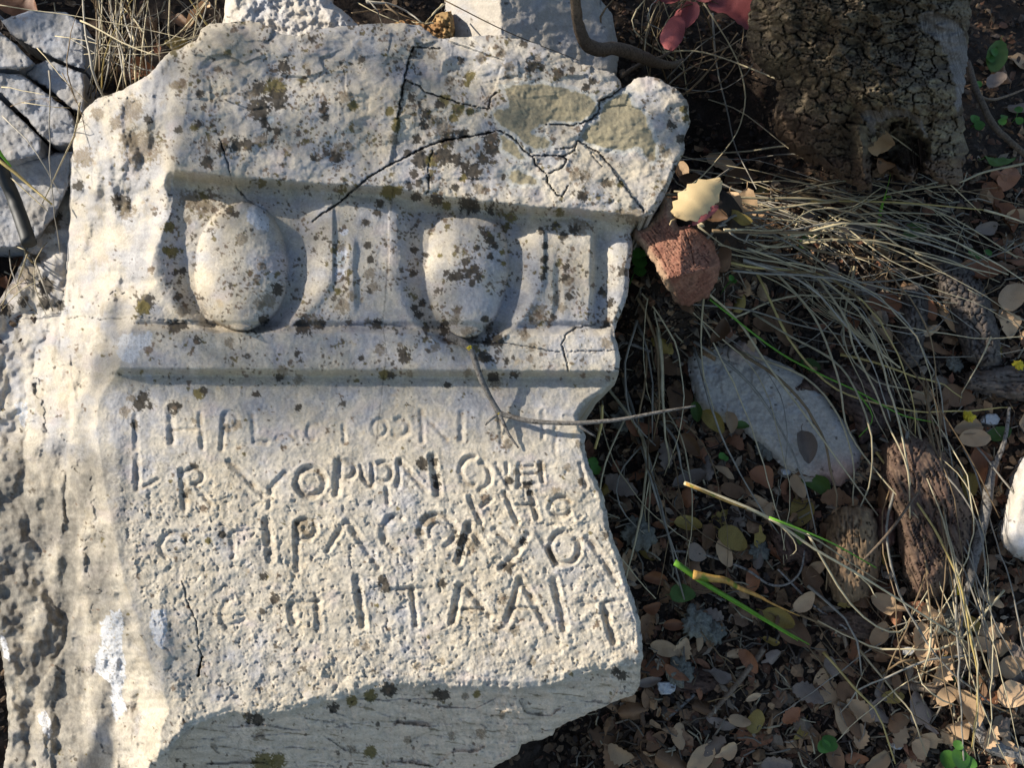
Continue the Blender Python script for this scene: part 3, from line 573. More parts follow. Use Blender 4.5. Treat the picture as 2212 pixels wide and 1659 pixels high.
SPOTS = [  # x, y, radius, kind  (k black-brown, o olive, b brown, w white crust, g pale grey ring, t tan crust)
 (560, 190, 18, 'k'), (595, 190, 26, 'o'), (600, 215, 24, 'k'), (560, 235, 26, 'k'), (572, 262, 13, 'k'), (540, 205, 14, 'b'), (585, 258, 9, 'g'), (612, 145, 15, 'k'), (470, 150, 9, 'b'), (700, 235, 12, 'k'), (700, 225, 8, 'k'), (702, 252, 10, 'k'), (762, 228, 14, 'o'), (745, 210, 16, 'b'),
 (510, 312, 17, 'k'), (535, 312, 15, 'k'), (565, 305, 16, 'b'), (478, 320, 12, 'k'), (600, 285, 10, 'k'), (582, 278, 7, 'k'), (430, 268, 9, 'k'), (420, 275, 10, 'o'), (385, 280, 9, 'k'), (320, 258, 10, 'k'), (285, 235, 26, 'b'), (210, 245, 14, 'b'), (250, 265, 14, 'b'), (305, 320, 40, 'b'), (280, 300, 22, 'b'),
 (235, 200, 9, 'k'), (390, 185, 14, 'b'), (375, 185, 9, 'b'), (433, 203, 9, 'k'), (450, 310, 12, 'b'), (448, 350, 14, 'k'), (678, 340, 8, 'k'), (730, 328, 18, 'b'), (725, 340, 13, 'k'), (755, 318, 10, 'b'),
 (263, 440, 20, 'k'), (275, 455, 18, 'b'), (250, 430, 10, 'k'), (180, 340, 22, 'b'), (170, 400, 12, 'k'), (125, 470, 12, 'k'), (115, 455, 14, 'k'), (110, 485, 22, 'b'), (140, 365, 10, 'k'), (90, 555, 14, 'b'), (60, 590, 24, 'b'), (75, 560, 12, 'k'), (30, 625, 14, 'b'), (100, 620, 20, 'k'), (50, 650, 12, 'k'), (95, 655, 14, 'k'), (15, 670, 14, 'k'), (130, 660, 12, 'k'),
 (425, 435, 24, 'b'), (445, 445, 18, 'b'), (405, 430, 18, 'b'), (436, 460, 13, 'b'), (498, 455, 10, 'k'), (510, 463, 9, 'k'), (522, 517, 15, 'b'), (405, 475, 10, 'b'), (365, 490, 14, 'o'), (372, 545, 16, 'o'), (358, 540, 10, 'o'), (395, 585, 9, 'k'), (380, 588, 7, 'k'), (315, 655, 22, 'k'), (310, 665, 18, 'o'), (395, 670, 16, 'b'), (385, 640, 9, 'k'), (540, 590, 8, 'o'), (565, 575, 10, 'b'), (552, 608, 9, 'b'), (580, 648, 18, 'b'), (600, 625, 14, 'k'), (560, 660, 14, 'b'), (570, 690, 12, 'k'),
 (375, 705, 14, 'k'), (395, 702, 12, 'k'), (425, 735, 9, 'k'), (495, 740, 11, 'b'), (555, 455, 20, 'w'), (565, 480, 17, 'w'), (545, 465, 14, 'w'), (605, 815, 9, 'k'), (645, 820, 12, 'b'), (610, 800, 12, 'b'), (640, 765, 8, 'k'), (655, 705, 20, 'k'), (690, 700, 13, 'k'), (680, 695, 14, 'b'), (735, 590, 12, 'w'), (740, 545, 14, 'w'), (735, 560, 14, 'g'), (742, 500, 11, 'w'), (730, 630, 9, 'o'), (740, 662, 16, 'b'), (760, 640, 10, 'b'), (800, 590, 12, 'b'), (800, 560, 9, 'k'), (795, 530, 8, 'k'), (805, 620, 12, 'b'), (790, 480, 10, 'k'), (815, 460, 9, 'k'), (815, 700, 12, 'k'), (795, 695, 9, 'b'), (735, 535, 10, 'b'),
 (855, 275, 12, 'o'), (858, 262, 10, 'o'), (850, 300, 12, 'b'), (842, 240, 12, 'o'), (880, 185, 14, 'b'), (890, 210, 10, 'k'), (960, 215, 17, 'o'), (990, 235, 16, 'o'), (980, 255, 12, 'o'), (1015, 240, 10, 'o'), (1015, 165, 14, 'o'), (1008, 180, 9, 'o'), (970, 175, 12, 'b'), (920, 245, 12, 'k'), (935, 260, 14, 'b'), (950, 225, 10, 'k'), (900, 300, 10, 'k'), (915, 270, 11, 'k'), (960, 280, 22, 'b'), (970, 300, 17, 'k'), (1000, 290, 14, 'k'),
 (910, 345, 20, 'k'), (935, 345, 18, 'o'), (960, 335, 22, 'k'), (1060, 300, 17, 'k'), (1062, 320, 17, 'k'), (1045, 345, 14, 'k'), (1065, 350, 9, 'k'), (1020, 372, 20, 'k'), (1005, 360, 13, 'k'), (1000, 385, 10, 'o'), (985, 345, 14, 'k'), (1035, 408, 13, 'b'), (985, 405, 8, 'k'), (880, 330, 9, 'k'), (885, 400, 9, 'k'), (905, 395, 9, 'k'), (930, 385, 9, 'k'), (895, 375, 10, 'k'), (1088, 382, 7, 'k'),
 (900, 425, 13, 'k'), (945, 430, 16, 'k'), (965, 445, 12, 'o'), (1010, 440, 20, 'k'), (1025, 450, 13, 'k'), (1060, 455, 10, 'k'), (1080, 460, 9, 'b'), (1105, 470, 13, 'o'), (840, 415, 20, 'o'), (860, 410, 13, 'o'), (820, 440, 9, 'k'), (1250, 490, 20, 'b'), (1240, 495, 12, 'k'), (1200, 488, 9, 'k'), (1370, 465, 20, 'b'), (1340, 460, 12, 'b'), (1260, 425, 10, 'k'), (1255, 420, 9, 'k'), (1240, 378, 13, 'b'), (1265, 380, 13, 'b'), (1310, 395, 12, 'k'),
 (1050, 505, 10, 'k'), (1058, 520, 12, 'k'), (1068, 530, 9, 'k'), (1085, 545, 7, 'o'), (1087, 570, 7, 'o'), (1060, 555, 8, 'k'), (1028, 535, 8, 'k'), (1005, 565, 10, 'k'), (990, 595, 14, 'k'), (1010, 590, 12, 'k'), (1025, 580, 12, 'k'), (1035, 600, 9, 'k'), (975, 600, 12, 'k'), (965, 590, 8, 'k'), (1020, 610, 8, 'k'), (950, 552, 6, 'o'), (895, 540, 8, 'k'), (893, 590, 10, 'k'), (920, 550, 7, 'k'), (912, 655, 9, 'k'), (905, 680, 10, 'k'), (895, 665, 8, 'k'), (960, 715, 13, 'k'), (960, 700, 9, 'k'), (985, 690, 14, 'b'), (1050, 690, 9, 'k'), (1055, 710, 11, 'b'), (1010, 720, 14, 'b'), (1075, 735, 16, 'k'), (1055, 738, 12, 'k'),
 (1175, 560, 10, 'k'), (1178, 580, 10, 'k'), (1172, 600, 8, 'k'), (1178, 530, 8, 'k'), (1222, 575, 9, 'k'), (1225, 605, 12, 'b'), (1220, 600, 9, 'k'), (1170, 500, 9, 'k'), (1218, 510, 10, 'k'), (1230, 640, 9, 'k'), (1200, 645, 13, 'b'), (1215, 665, 11, 'b'), (1133, 725, 12, 'b'), (1160, 680, 24, 'b'), (1195, 685, 7, 'k'), (1300, 630, 10, 'k'), (1318, 655, 10, 'k'), (1310, 700, 9, 'k'), (1305, 640, 6, 'b'), (1310, 740, 13, 'b'), (1150, 750, 10, 'b'), (1145, 775, 8, 'b'), (1045, 770, 14, 'k'), (1055, 775, 9, 'k'), (1095, 780, 7, 'k'), (820, 755, 12, 'b'), (870, 760, 12, 'k'), (875, 772, 14, 'k'), (865, 745, 7, 'b'), (780, 775, 8, 'k'), (940, 750, 10, 'b'), (1070, 825, 16, 'b'), (1065, 815, 12, 'k'), (830, 810, 14, 'o'), (845, 810, 10, 'k'), (885, 808, 8, 'b'), (965, 830, 9, 'k'), (1110, 810, 9, 'k'), (1010, 805, 10, 'b'),
 (300, 875, 14, 'k'), (310, 858, 14, 'k'), (270, 890, 12, 'b'), (325, 878, 8, 'k'), (375, 878, 12, 'k'), (385, 878, 8, 'k'), (375, 892, 7, 'k'), (292, 918, 9, 'k'), (285, 862, 10, 'b'), (430, 850, 14, 'o'), (440, 845, 9, 'k'), (555, 852, 8, 'k'), (645, 880, 8, 'k'), (490, 925, 10, 'b'), (510, 918, 12, 'b'), (420, 910, 8, 'b'), (910, 1000, 13, 'k'), (915, 1010, 8, 'k'), (938, 998, 9, 'k'), (942, 1030, 9, 'k'), (945, 1048, 9, 'k'), (1170, 1008, 11, 'b'), (1100, 1040, 10, 'k'), (1140, 1048, 10, 'k'), (1145, 1065, 9, 'k'), (1115, 1020, 8, 'b'), (1200, 1060, 9, 'b'), (1255, 1040, 8, 'k'), (1225, 1010, 9, 'b'), (400, 1070, 7, 'k'), (405, 1062, 9, 'b'), (480, 1155, 10, 'k'), (400, 1158, 10, 'b'), (450, 1168, 8, 'o'),
 (650, 1135, 17, 'b'), (660, 1150, 10, 'b'), (925, 1125, 17, 'b'), (905, 1150, 12, 'b'), (998, 1168, 14, 'k'), (1020, 1180, 14, 'b'), (995, 1195, 10, 'k'), (570, 1245, 10, 'k'), (595, 1295, 12, 'k'), (825, 1255, 12, 'k'), (832, 1270, 12, 'k'), (955, 1260, 11, 'k'), (1085, 1295, 14, 'b'), (1098, 1225, 12, 'k'), (1070, 1360, 10, 'b'), (1110, 1362, 12, 'b'), (1130, 1170, 9, 'k'), (790, 1400, 9, 'b'), (1150, 1430, 10, 'b'), (900, 1440, 10, 'b'), (955, 1430, 9, 'b'), (770, 1390, 8, 'b'), (1250, 960, 9, 'b'), (1095, 960, 12, 'b'), (1075, 905, 8, 'b'),
 (957, 1502, 14, 'k'), (945, 1500, 10, 'k'), (1005, 1505, 9, 'b'), (1030, 1500, 10, 'o'), (840, 1490, 18, 'k'), (800, 1505, 16, 'o'), (760, 1515, 14, 'o'), (720, 1530, 12, 'k'), (555, 1555, 14, 'k'), (540, 1550, 12, 'k'), (1085, 1545, 9, 'b'), (570, 1650, 28, 'o'), (600, 1645, 20, 'o'), (800, 1625, 16, 'o'), (560, 1590, 12, 'b'), (1040, 1585, 12, 'b'), (975, 1590, 10, 'b'), (760, 1620, 10, 'b'), (880, 1600, 9, 'b'), (1330, 1450, 10, 'k'), (1345, 1460, 12, 'k'),
 (1320, 250, 0, 'k'), (1320, 395, 9, 'b'), (1440, 330, 11, 'b'), (1430, 320, 9, 'b'), (1450, 270, 10, 'k'), (1435, 395, 9, 'b'), (1470, 300, 10, 'k'), (1475, 235, 9, 'o'), (1460, 365, 10, 'k'), (1405, 340, 9, 'b'), (1340, 398, 9, 'o'), (1310, 255, 0, 'k'), (1100, 145, 13, 'b'), (1040, 125, 12, 'b'), (1085, 115, 9, 'b'), (1160, 125, 12, 'b'), (1150, 142, 15, 'k'), (1170, 145, 9, 'k'), (1205, 160, 14, 'k'), (1265, 188, 9, 'k'), (1280, 175, 9, 'k'), (995, 130, 9, 'k'), (935, 120, 10, 'b'), (1095, 165, 8, 'b'), (900, 120, 0, 'k'), (1130, 95, 9, 'k'), (1235, 150, 8, 'k')]
TAN = [[(1083, 186), (1130, 177), (1182, 178), (1230, 188), (1275, 205), (1293, 222), (1290, 243), (1268, 260), (1240, 268), (1200, 265), (1170, 272), (1150, 285), (1178, 292), (1195, 305), (1188, 322), (1160, 326), (1135, 315), (1115, 295), (1090, 280), (1066, 262), (1062, 245), (1072, 232), (1098, 228), (1090, 210)],
       [(1300, 222), (1335, 198), (1362, 200), (1368, 222), (1385, 232), (1400, 250), (1408, 280), (1420, 310), (1422, 345), (1408, 352), (1390, 338), (1376, 318), (1350, 330), (1312, 325), (1265, 312), (1248, 298), (1258, 280), (1290, 258)],
       [(1077, 282), (1108, 300), (1120, 315), (1142, 345), (1120, 348), (1098, 335), (1080, 325)], [(1100, 368), (1120, 360), (1140, 372), (1165, 385), (1168, 402), (1140, 400), (1105, 402), (1095, 385)], [(550, 1390), (0, 0), (0, 0)]][:4]
WHITE = [[(256, 738), (262, 722), (300, 722), (330, 716), (326, 745), (305, 752), (300, 772), (282, 785), (262, 778), (250, 762)], [(218, 1345), (240, 1322), (262, 1318), (268, 1345), (262, 1390), (272, 1430), (270, 1470), (262, 1500), (274, 1530), (250, 1560), (240, 1520), (242, 1480), (205, 1450), (208, 1415), (220, 1390)],
         [(328, 1318), (358, 1318), (362, 1350), (352, 1405), (335, 1390), (322, 1350)], [(98, 1535), (112, 1560), (108, 1600), (96, 1585), (80, 1545)], [(30, 866), (58, 868), (62, 895), (50, 925), (38, 900)], [(0, 1370), (14, 1380), (24, 1430), (8, 1420)], [(540, 450), (560, 448), (582, 472), (580, 498), (560, 496), (535, 478)]]
e_ = lambda X, Y: fbm(X / 5, Y / 9, 160, 3)
def block_c(X, Y, dist):
    X = X.astype(np.float32); Y = Y.astype(np.float32)
    a = fbm(X / 190, Y / 150, 50, 4)[..., None]; b = fbm(X / 45, Y / 45, 51, 4)[..., None]; c = fbm(X / 14, Y / 14, 52, 4)[..., None]
    cool = np.array([.41, .395, .385]); warm = np.array([.50, .425, .31]); cream = np.array([.58, .52, .42]); pink = np.array([.50, .42, .40]); ochre = np.array([.42, .31, .17])
    tw = ss(850, 1150, Y)[..., None] * .45
    C = cool + (warm - cool) * np.clip(.40 + a * 1.5 + b * .9 + tw, 0, 1)
    C = C * (1 + .22 * fbm(X / 32, Y / 26, 80, 5, .6) + .16 * fbm(X / 110, Y / 80, 81, 3))[..., None]
    C = C + (cream - C) * np.clip(.2 + b * 1.2 + .5 * c + tw * .6, 0, .8)
    C = C + (pink - C) * np.clip(fbm(X / 80, Y / 60, 53, 3)[..., None] * 1.6 - .35, 0, .5)
    C = C + (ochre - C) * np.clip(fbm(X / 38, Y / 38, 54, 4)[..., None] * 2.4 - .9, 0, .55)
    # darker tan on the moulding undersides: their shade put into the colour
    lip = curve(LIP, X); z = np.exp(-((Y - lip - 24) / 24) ** 2) + .9 * np.exp(-((Y - 815) / 26) ** 2)
    z = z * (X > curve(RIDGE, Y)) * ss(-.35, .25, fbm(X / 40, Y / 40, 55, 3) + .25)
    C = C + (np.array([.33, .28, .17]) - C) * (np.clip(z, 0, 1) * .55)[..., None]
    # pale thalli with lighter rims
    f1, f2, cid = worley(X / 46 + .3 * fbm(X / 20, Y / 20, 56, 2), Y / 46 + .3 * fbm(X / 20, Y / 20, 57, 2), 58)
    ring = (cid > .62) * ss(.05, .0, np.abs(f1 - .30 - .1 * cid)); fill = (cid > .62) * ss(.36, .30, f1)
    C = C * (1 + (.13 * ring - .06 * fill)[..., None])
    # near side: streaky brown bedding, base lightened in place of missing light
    be = curve(BOT, X); ns = ss(2, 20, Y - be)
    st = fbm(X / 75, (Y - .12 * X) / 7, 59, 4)
    Cn = np.array([.64, .53, .40]) * (1 + .35 * fbm(X / 80, Y / 12, 60, 4))[..., None]
    Cn = Cn + (np.array([.15, .12, .06]) - Cn) * (ss(.28, .42, st) * .75)[..., None]
    C = C + (Cn - C) * ns[..., None]
    cr = ss(.0, .3, fbm(X / 55, Y / 42, 152, 5, .6)) * ss(880, 1000, Y) * (1 - ns)
    C = C + (np.array([.40, .36, .29]) * (1 + .35 * c) - C) * (cr * .6)[..., None]
    C = C * (1 - .28 * ss(.10, .02, np.abs(fbm(X / 20, Y / 20, 153, 4))) * ss(900, 1000, Y) * ss(-.1, .25, fbm(X / 70, Y / 70, 154, 3)))[..., None]
    # grey weathering on the low left
    gw = ss(330, 160, X) * ss(900, 1050, Y) * ss(1600, 1300, Y) + .8 * ss(300, 200, X) * ss(1380, 1480, Y)
    gw = np.clip(gw * (.85 + 1.7 * fbm(X / 55, Y / 130, 61, 5, .6)), 0, 1)
    C = C + (np.array([.17, .155, .13]) * (1 + .8 * c + .4 * e_(X, Y)[..., None]) - C) * gw[..., None] * .88
    # tan crusts
    jx = X + 6 * fbm(X / 20, Y / 20, 62, 3); jy = Y + 6 * fbm(X / 20, Y / 20, 63, 3)
    tanm = np.zeros(X.shape, bool)
    for i, p in enumerate(TAN):
        m = inside(jx, jy, p)
        if not m.any(): continue
        q = (X > min(t[0] for t in p) - 20) & (X < max(t[0] for t in p) + 20) & (Y > min(t[1] for t in p) - 20) & (Y < max(t[1] for t in p) + 20)
        dd = np.zeros(X.shape, np.float32); dd[q] = seg_dist(jx[q], jy[q], p + [p[0]])
        core = m * ss(0, 5, dd); tanm |= m
        C = C + (np.array([.31, .265, .165]) * (1 + .25 * fbm(X / 4, Y / 4, 64, 2))[..., None] - C) * (core * .93)[..., None]
        C = C + (np.array([.55, .55, .50]) - C) * ((dd < 5) & (dd > 0) & q)[..., None] * .5
    # dark crustose lichen
    pal = {'k': (.052, .042, .030), 'o': (.16, .125, .04), 'b': (.19, .145, .09), 'w': (.62, .62, .64), 'g': (.5, .52, .5), 't': (.33, .295, .205)}
    e1 = fbm(X / 9, Y / 9, 65, 4, .6); e2 = fbm(X / 3.2, Y / 3.2, 66, 2)
    for (sx, sy, r, kd) in SPOTS:
        if r <= 0: continue
        r = r * (1.16 if kd in 'kb' else 1.05)
        j0 = np.searchsorted(X[0], sx - r * 2) ; j1 = np.searchsorted(X[0], sx + r * 2)
        i0 = np.searchsorted(Y[:, 0], sy - r * 2); i1 = np.searchsorted(Y[:, 0], sy + r * 2)
        if i0 >= i1 or j0 >= j1: continue
        q = (slice(i0, i1), slice(j0, j1))
        d = np.hypot(X[q] - sx, (Y[q] - sy)) / r
        amp = .9 if kd in 'kb' else .5
        m = ss(.08, -.08, d - .82 + amp * e1[q] + (.35 * e2[q] if kd in 'kbo' else 0))
        if kd == 'b': m = m * (.62 + .3 * ss(-.2, .2, e2[q]))
        cc = np.array(pal[kd]) * (1 + .35 * e2[q])[..., None]
        C[q] = C[q] + (cc - C[q]) * (np.clip(m, 0, 1) * .94)[..., None]
    # scattered specks, thick on the mouldings, thin on the inscription
    dens = .12 + .62 * ss(860, 700, Y) * ss(250, 420, X); dens = dens * (1 - .5 * gw)
    clus = fbm(X / 70, Y / 70, 67, 3)
    for sc, thr, s in ((13, .76, 70), (7, .70, 74), (24, .86, 78), (10, .84, 84)):
        wx_ = X / sc + .5 * fbm(X / 9, Y / 9, s + 5, 2); wy_ = Y / sc + .5 * fbm(X / 9, Y / 9, s + 6, 2)
        f1, f2, cid = worley(wx_, wy_, s)
        keepc = clus + .5 * fbm(X / 22, Y / 22, s + 7, 3) > (.02 if sc < 20 else -.1)
        on = keepc & ~tanm & (cid > thr - .5 * np.clip(clus, 0, 1)) & (_h((np.floor(cid * 9973)).astype(np.int64), np.floor(cid * 7919).astype(np.int64), s) < dens)
        rr = .16 + .26 * (cid * 37 % 1)
        m = on * ss(.05, -.05, f1 - rr + .22 * e1)
        tint = np.where(((cid * 91) % 1 < .25)[..., None], np.array([.13, .10, .035]), np.where(((cid * 91) % 1 < .6)[..., None], np.array([.08, .062, .042]), np.array([.15, .105, .07])))
        C = C + (tint - C) * (m * .88)[..., None]
    st2 = ss(.22, .5, fbm(X / 2.6, Y / 2.6, 88, 2)) * ss(.12, .35, fbm(X / 48, Y / 48, 89, 4)) * (.35 + .65 * dens)
    C = C + (np.array([.10, .08, .055]) - C) * (st2 * .75)[..., None]
    ed = .5 * ss(-.1, .3, fbm(X / 60, Y / 60, 90, 3)) * ss(60, 0, np.clip(curve(RIDGE, Y) - X, -400, 999)) * (X < curve(RIDGE, Y) + 0) + .8 * ss(.15, .4, fbm(X / 26, Y / 60, 91, 4)) * ss(20, 60, curve(RIDGE, Y) - X)
    C = C + (np.array([.30, .25, .17]) * (1 + .5 * e2)[..., None] - C) * (np.clip(ed, 0, 1) * (1 - gw))[..., None] * .55
    # white crusts
    for p in WHITE:
        q = (X > min(t[0] for t in p) - 15) & (X < max(t[0] for t in p) + 15) & (Y > min(t[1] for t in p) - 15) & (Y < max(t[1] for t in p) + 15)
        if not q.any(): continue
        m = inside(X[q] + 8 * e1[q], Y[q] + 8 * e1[q], p) & (e2[q] + .8 * e1[q] > -.32)
        cc = C[q]; cc[m] = np.array([.57, .565, .56]) * (1 + .22 * e2[q][m] + .12 * e1[q][m])[:, None]; C[q] = cc
    # earth and growth lodged in parts of some letters
    for pts, wd, dp in STROKES:
        xs_ = [p[0] for p in pts]; ys_ = [p[1] for p in pts]; q = (X > min(xs_) - 14) & (X < max(xs_) + 14) & (Y > min(ys_) - 14) & (Y < max(ys_) + 14)
        if not q.any(): continue
        d = seg_dist(X[q], Y[q], pts); mm = ss(wd * 1.1, wd * .3, d) * ss(-.05, .25, fbm(X[q] / 20, Y[q] / 20, 161, 3)); cc = C[q]
        C[q] = cc + (np.array([.27, .21, .14]) - cc) * (mm * .55)[:, None]
    # faint veins
    for pl in HAIR:
        q = (X > min(t[0] for t in pl) - 8) & (X < max(t[0] for t in pl) + 8) & (Y > min(t[1] for t in pl) - 8) & (Y < max(t[1] for t in pl) + 8)
        d = seg_dist(X[q] + 3 * e1[q], Y[q], pl); cc = C[q]; cc = cc * (1 - .4 * ss(1.9, .6, d))[:, None]; C[q] = cc
    tm = tanm
    C = C * (1 + .13 * fbm(X / 4.2, Y / 4.2, 68, 2))[..., None]
    return np.clip(C * .90, .02, .85).astype(np.float32)
face_place = lambda px, py, h: on_plane(px, py, NF, DF, h)
V, Fc, C, BG = relief(BLOCK, 2.1, face_place, block_h, block_c, -.33, jag=5.0, seed=41, taper=.93)
block = mk('inscribed_stone_block', V, Fc, 'limestone', colour=C)
tag(block, 'large pale limestone block with carved egg moulding, four rows of Greek letters and dark lichen', 'carved stone')
def face_h(px, py):
    X, Y, h, idx, x0, y0, st = BG
    return h[np.clip(((np.asarray(py) - y0) / st).round().astype(int), 0, h.shape[0] - 1), np.clip(((np.asarray(px) - x0) / st).round().astype(int), 0, h.shape[1] - 1)]
def Fp(px, py, lift=0.0):
    px = np.asarray(px, float); py = np.asarray(py, float)
    return face_place(px, py, face_h(px, py) + lift)
# ------------------------------------------------------------------ loose stones and wood on the slope
def dome(dist, w, sharp=2.0): return np.sqrt(np.clip(1 - np.clip(1 - dist / w, 0, 1) ** sharp, 0, 1))
def slope_item(name, poly, Hm, w, mat, cfun, rel, label, cat, step=2.6, jag=3, seed=1, tilt=(0, 0), lift=0.0, sharp=2.2, group=None, taper=.95, parent=None, abs0=None):
    pa = np.array(poly, float); cx, cy = pa.mean(0)
    u, v = puv(cx, cy); t0 = float(terrain(u, v)) if abs0 is None else abs0
    def hf(X, Y, dist):
        X = X.astype(np.float32); Y = Y.astype(np.float32)
        return t0 + lift + Hm * dome(dist, w, sharp) + tilt[0] * (X - cx) * .00075 + tilt[1] * (Y - cy) * .00075 + rel(X, Y, dist)
    V, Fc, C, gi = relief(poly, step, lambda a, b, h: on_plane(a, b, NG, DG, h), hf, cfun, t0 + lift - .05, jag, seed, taper)
    o = mk(name, V, Fc, mat, colour=C, parent=parent)
    if cat: tag(o, label, cat, group)
    return o
def lime(cool=.5, dirt=.3, s=1, lum=1.0):
    def f(X, Y, d):
        X = X.astype(np.float32); Y = Y.astype(np.float32)
        a = fbm(X / 60, Y / 60, s, 4)[..., None]; b = fbm(X / 16, Y / 16, s + 3, 4)[..., None]
        C = np.array([.46, .41, .34]) + (np.array([.42, .43, .46]) - np.array([.46, .41, .34])) * np.clip(cool + a, 0, 1)
        C = C + (np.array([.30, .20, .12]) - C) * np.clip(b * 1.6 + a - .75 + dirt, 0, .7)
        C = C * (1 + .2 * b)
        f1, f2, cid = worley(X / 11 + .5 * b[..., 0], Y / 11 + a[..., 0], s + 6); m = (cid > .88 - .3 * a[..., 0]) * ss(.30, .18, f1 + .5 * b[..., 0]) * ss(.0, .15, fbm(X / 30, Y / 30, s + 9, 3))
        C = C + (np.array([.07, .055, .04]) - C) * (m * .8)[..., None]
        return C * lum
    return f
def fibre(th, s, A, sc=5.0):
    c, n = math.cos(th), math.sin(th)
    def f(X, Y, d):
        al = X * c + Y * n; ac = -X * n + Y * c + 5 * fbm(X / 40, Y / 40, s + 8, 2)
        r = fbm(ac / sc, al / (sc * 9), s, 4, .6)
        cr = np.abs(fbm(ac / (sc * 2.6), al / (sc * 16), s + 4, 3))
        return A * r - A * 1.6 * ss(.09, .0, cr) + A * 2.2 * fbm(X / 55, Y / 55, s + 6, 3)
    return f
def woodcol(th, s, c0=(.12, .075, .045), c1=(.27, .19, .12), c2=(.05, .035, .025), sc=4.5):
    c0, c1, c2 = map(np.array, (c0, c1, c2)); c, n = math.cos(th), math.sin(th)
    def f(X, Y, d):
        X = X.astype(np.float32); Y = Y.astype(np.float32)
        al = X * c + Y * n; ac = -X * n + Y * c + 5 * fbm(X / 40, Y / 40, s + 8, 2)
        a = fbm(ac / sc, al / (sc * 10), s + 1, 4, .6)[..., None]; b = fbm(X / 45, Y / 45, s + 2, 4)[..., None]
        C = c0 + (c1 - c0) * np.clip(.3 + a * 1.2 + b, 0, 1); C = C + (c2 - C) * np.clip(b * 1.8 - .2, 0, .8)
        return C * (1 + .3 * fbm(X / 5, Y / 5, s + 3, 2))[..., None]
    return f
def rough(A, s, sc=30, faceted=0.0):
    def f(X, Y, d):
        h = A * fbm(X / sc, Y / sc, s, 5, .55)
        if faceted:
            f1, f2, cid = worley(X / 60 + .2 * fbm(X / 20, Y / 20, s + 5, 2), Y / 60, s + 4); h = h + faceted * ((cid - .5) * ss(.02, .10, f2 - f1) + .3 * fbm(X / 9, Y / 9, s + 2, 3))
        return h
    return f

GR = 'cracked slabs at the upper left'
slabs = [
 ([(-80, 60), (0, 68), (36, 97), (76, 137), (44, 152), (0, 148), (-80, 140)], .075, 'small wedge shaped slab with dark brown edge, at the frame edge above the hose'),
 ([(-20, 10), (10, 42), (62, 22), (145, 26), (185, 55), (185, 150), (150, 140), (100, 116), (60, 96), (22, 72)], .07, 'bluish grey slab with rounded top beside the dry grass tuft'),
 ([(80, 138), (105, 128), (185, 160), (185, 245), (160, 238), (105, 192), (54, 160)], .060, 'narrow slab between two dark cracks beside the dry grass'),
 ([(-80, 150), (0, 156), (48, 160), (100, 200), (152, 240), (172, 290), (160, 312), (118, 316), (86, 290), (60, 256), (0, 200), (-80, 180)], .062, 'long sloping slab crossed by thin stalks below the wedge shaped slab'),
 ([(-80, 200), (0, 214), (58, 268), (92, 302), (86, 335), (50, 345), (20, 350), (-80, 330)], .052, 'brownish broken slab corner directly above the black hose'),
 ([(-80, 345), (20, 356), (95, 340), (120, 330), (160, 325), (150, 400), (118, 470), (75, 520), (30, 535), (-80, 540)], .040, 'wide grey rock lying under the black hose')]
for i, (p, hh, lb) in enumerate(slabs):
    slope_item('limestone_slab', p, .03, 9, 'limestone', lime(.65, .18, 400 + i * 13, .80), rough(.007, 410 + i * 7, 50, .004), lb, 'stone slab', lift=hh - .01, seed=420 + i, tilt=(.05 * (i % 3 - 1), -.06 * (i % 2)), group=GR, sharp=3)
slope_item('rubble_stone', [(484, -90), (487, 0), (484, 36), (470, 90), (620, 130), (800, 110), (784, 62), (740, 22), (716, 4), (705, -90)], .05, 30, 'limestone', lime(.25, .0, 501, 1.15), rough(.012, 502, 26, .006), 'sunlit white pitted rubble stone behind the top edge of the carved block', 'rubble stone', lift=.15, seed=503)
def wedge(X, Y, d):
    e = 1080 + .06 * (Y - 0) + 4 * fbm(Y / 20, X * 0, 512, 2)
    return -.00055 * np.clip(e - X, 0, None) * 1.0 - .00035 * np.clip(X - e, 0, None) + .004 * fbm(X / 28, Y / 28, 513, 4) * (X > e) + .0015 * fbm(X / 22, Y / 60, 514, 3)
slope_item('boulder', [(960, -90), (961, 40), (958, 130), (1200, 190), (1330, 180), (1336, 120), (1325, 60), (1300, 20), (1290, -90)], .05, 22, 'limestone', lime(.1, .12, 511, .95), wedge, 'smooth two sided boulder with a sunlit white left side beside the bent branch', 'boulder', lift=.14, seed=515)
slope_item('rotten_wood', [(832, 80), (850, 48), (885, 40), (930, 55), (942, 30), (975, 22), (985, 60), (960, 120), (900, 110)], .03, 14, 'weathered_wood', woodcol(.3, 520, (.25, .13, .05), (.50, .33, .14), (.08, .05, .02), 7), rough(.012, 521, 9), 'crumbly orange brown rotten wood between the two pale stones at the top', 'wood fragment', lift=.14, seed=522, jag=6)
slope_item('flat_stone', [(1478, 712), (1505, 698), (1532, 700), (1560, 738), (1612, 733), (1650, 768), (1702, 790), (1762, 828), (1800, 878), (1848, 945), (1866, 985), (1850, 1022), (1815, 1052), (1782, 1046), (1740, 1040), (1692, 1012), (1640, 962), (1592, 922), (1540, 905), (1502, 872), (1486, 800)],
           .035, 26, 'limestone', lambda X, Y, d: lime(-.1, .26, 531, .98)(X, Y, d) * (np.array([1, 1, 1]) + (np.array([1.1, .78, .68]) - 1) * np.clip(ss(960, 1030, Y) * ss(1720, 1800, X) + .9 * np.exp(-(((X - 1610) / 40) ** 2 + ((Y - 755) / 25) ** 2)), 0, 1)[..., None]),
           lambda X, Y, d: rough(.006, 532, 60, .004)(X, Y, d) + .002 * fbm(X / 8, Y / 8, 534, 3), 'flat whitish stone with a pink stained end lying among straw', 'flat stone', lift=.0, seed=533, step=2.2)
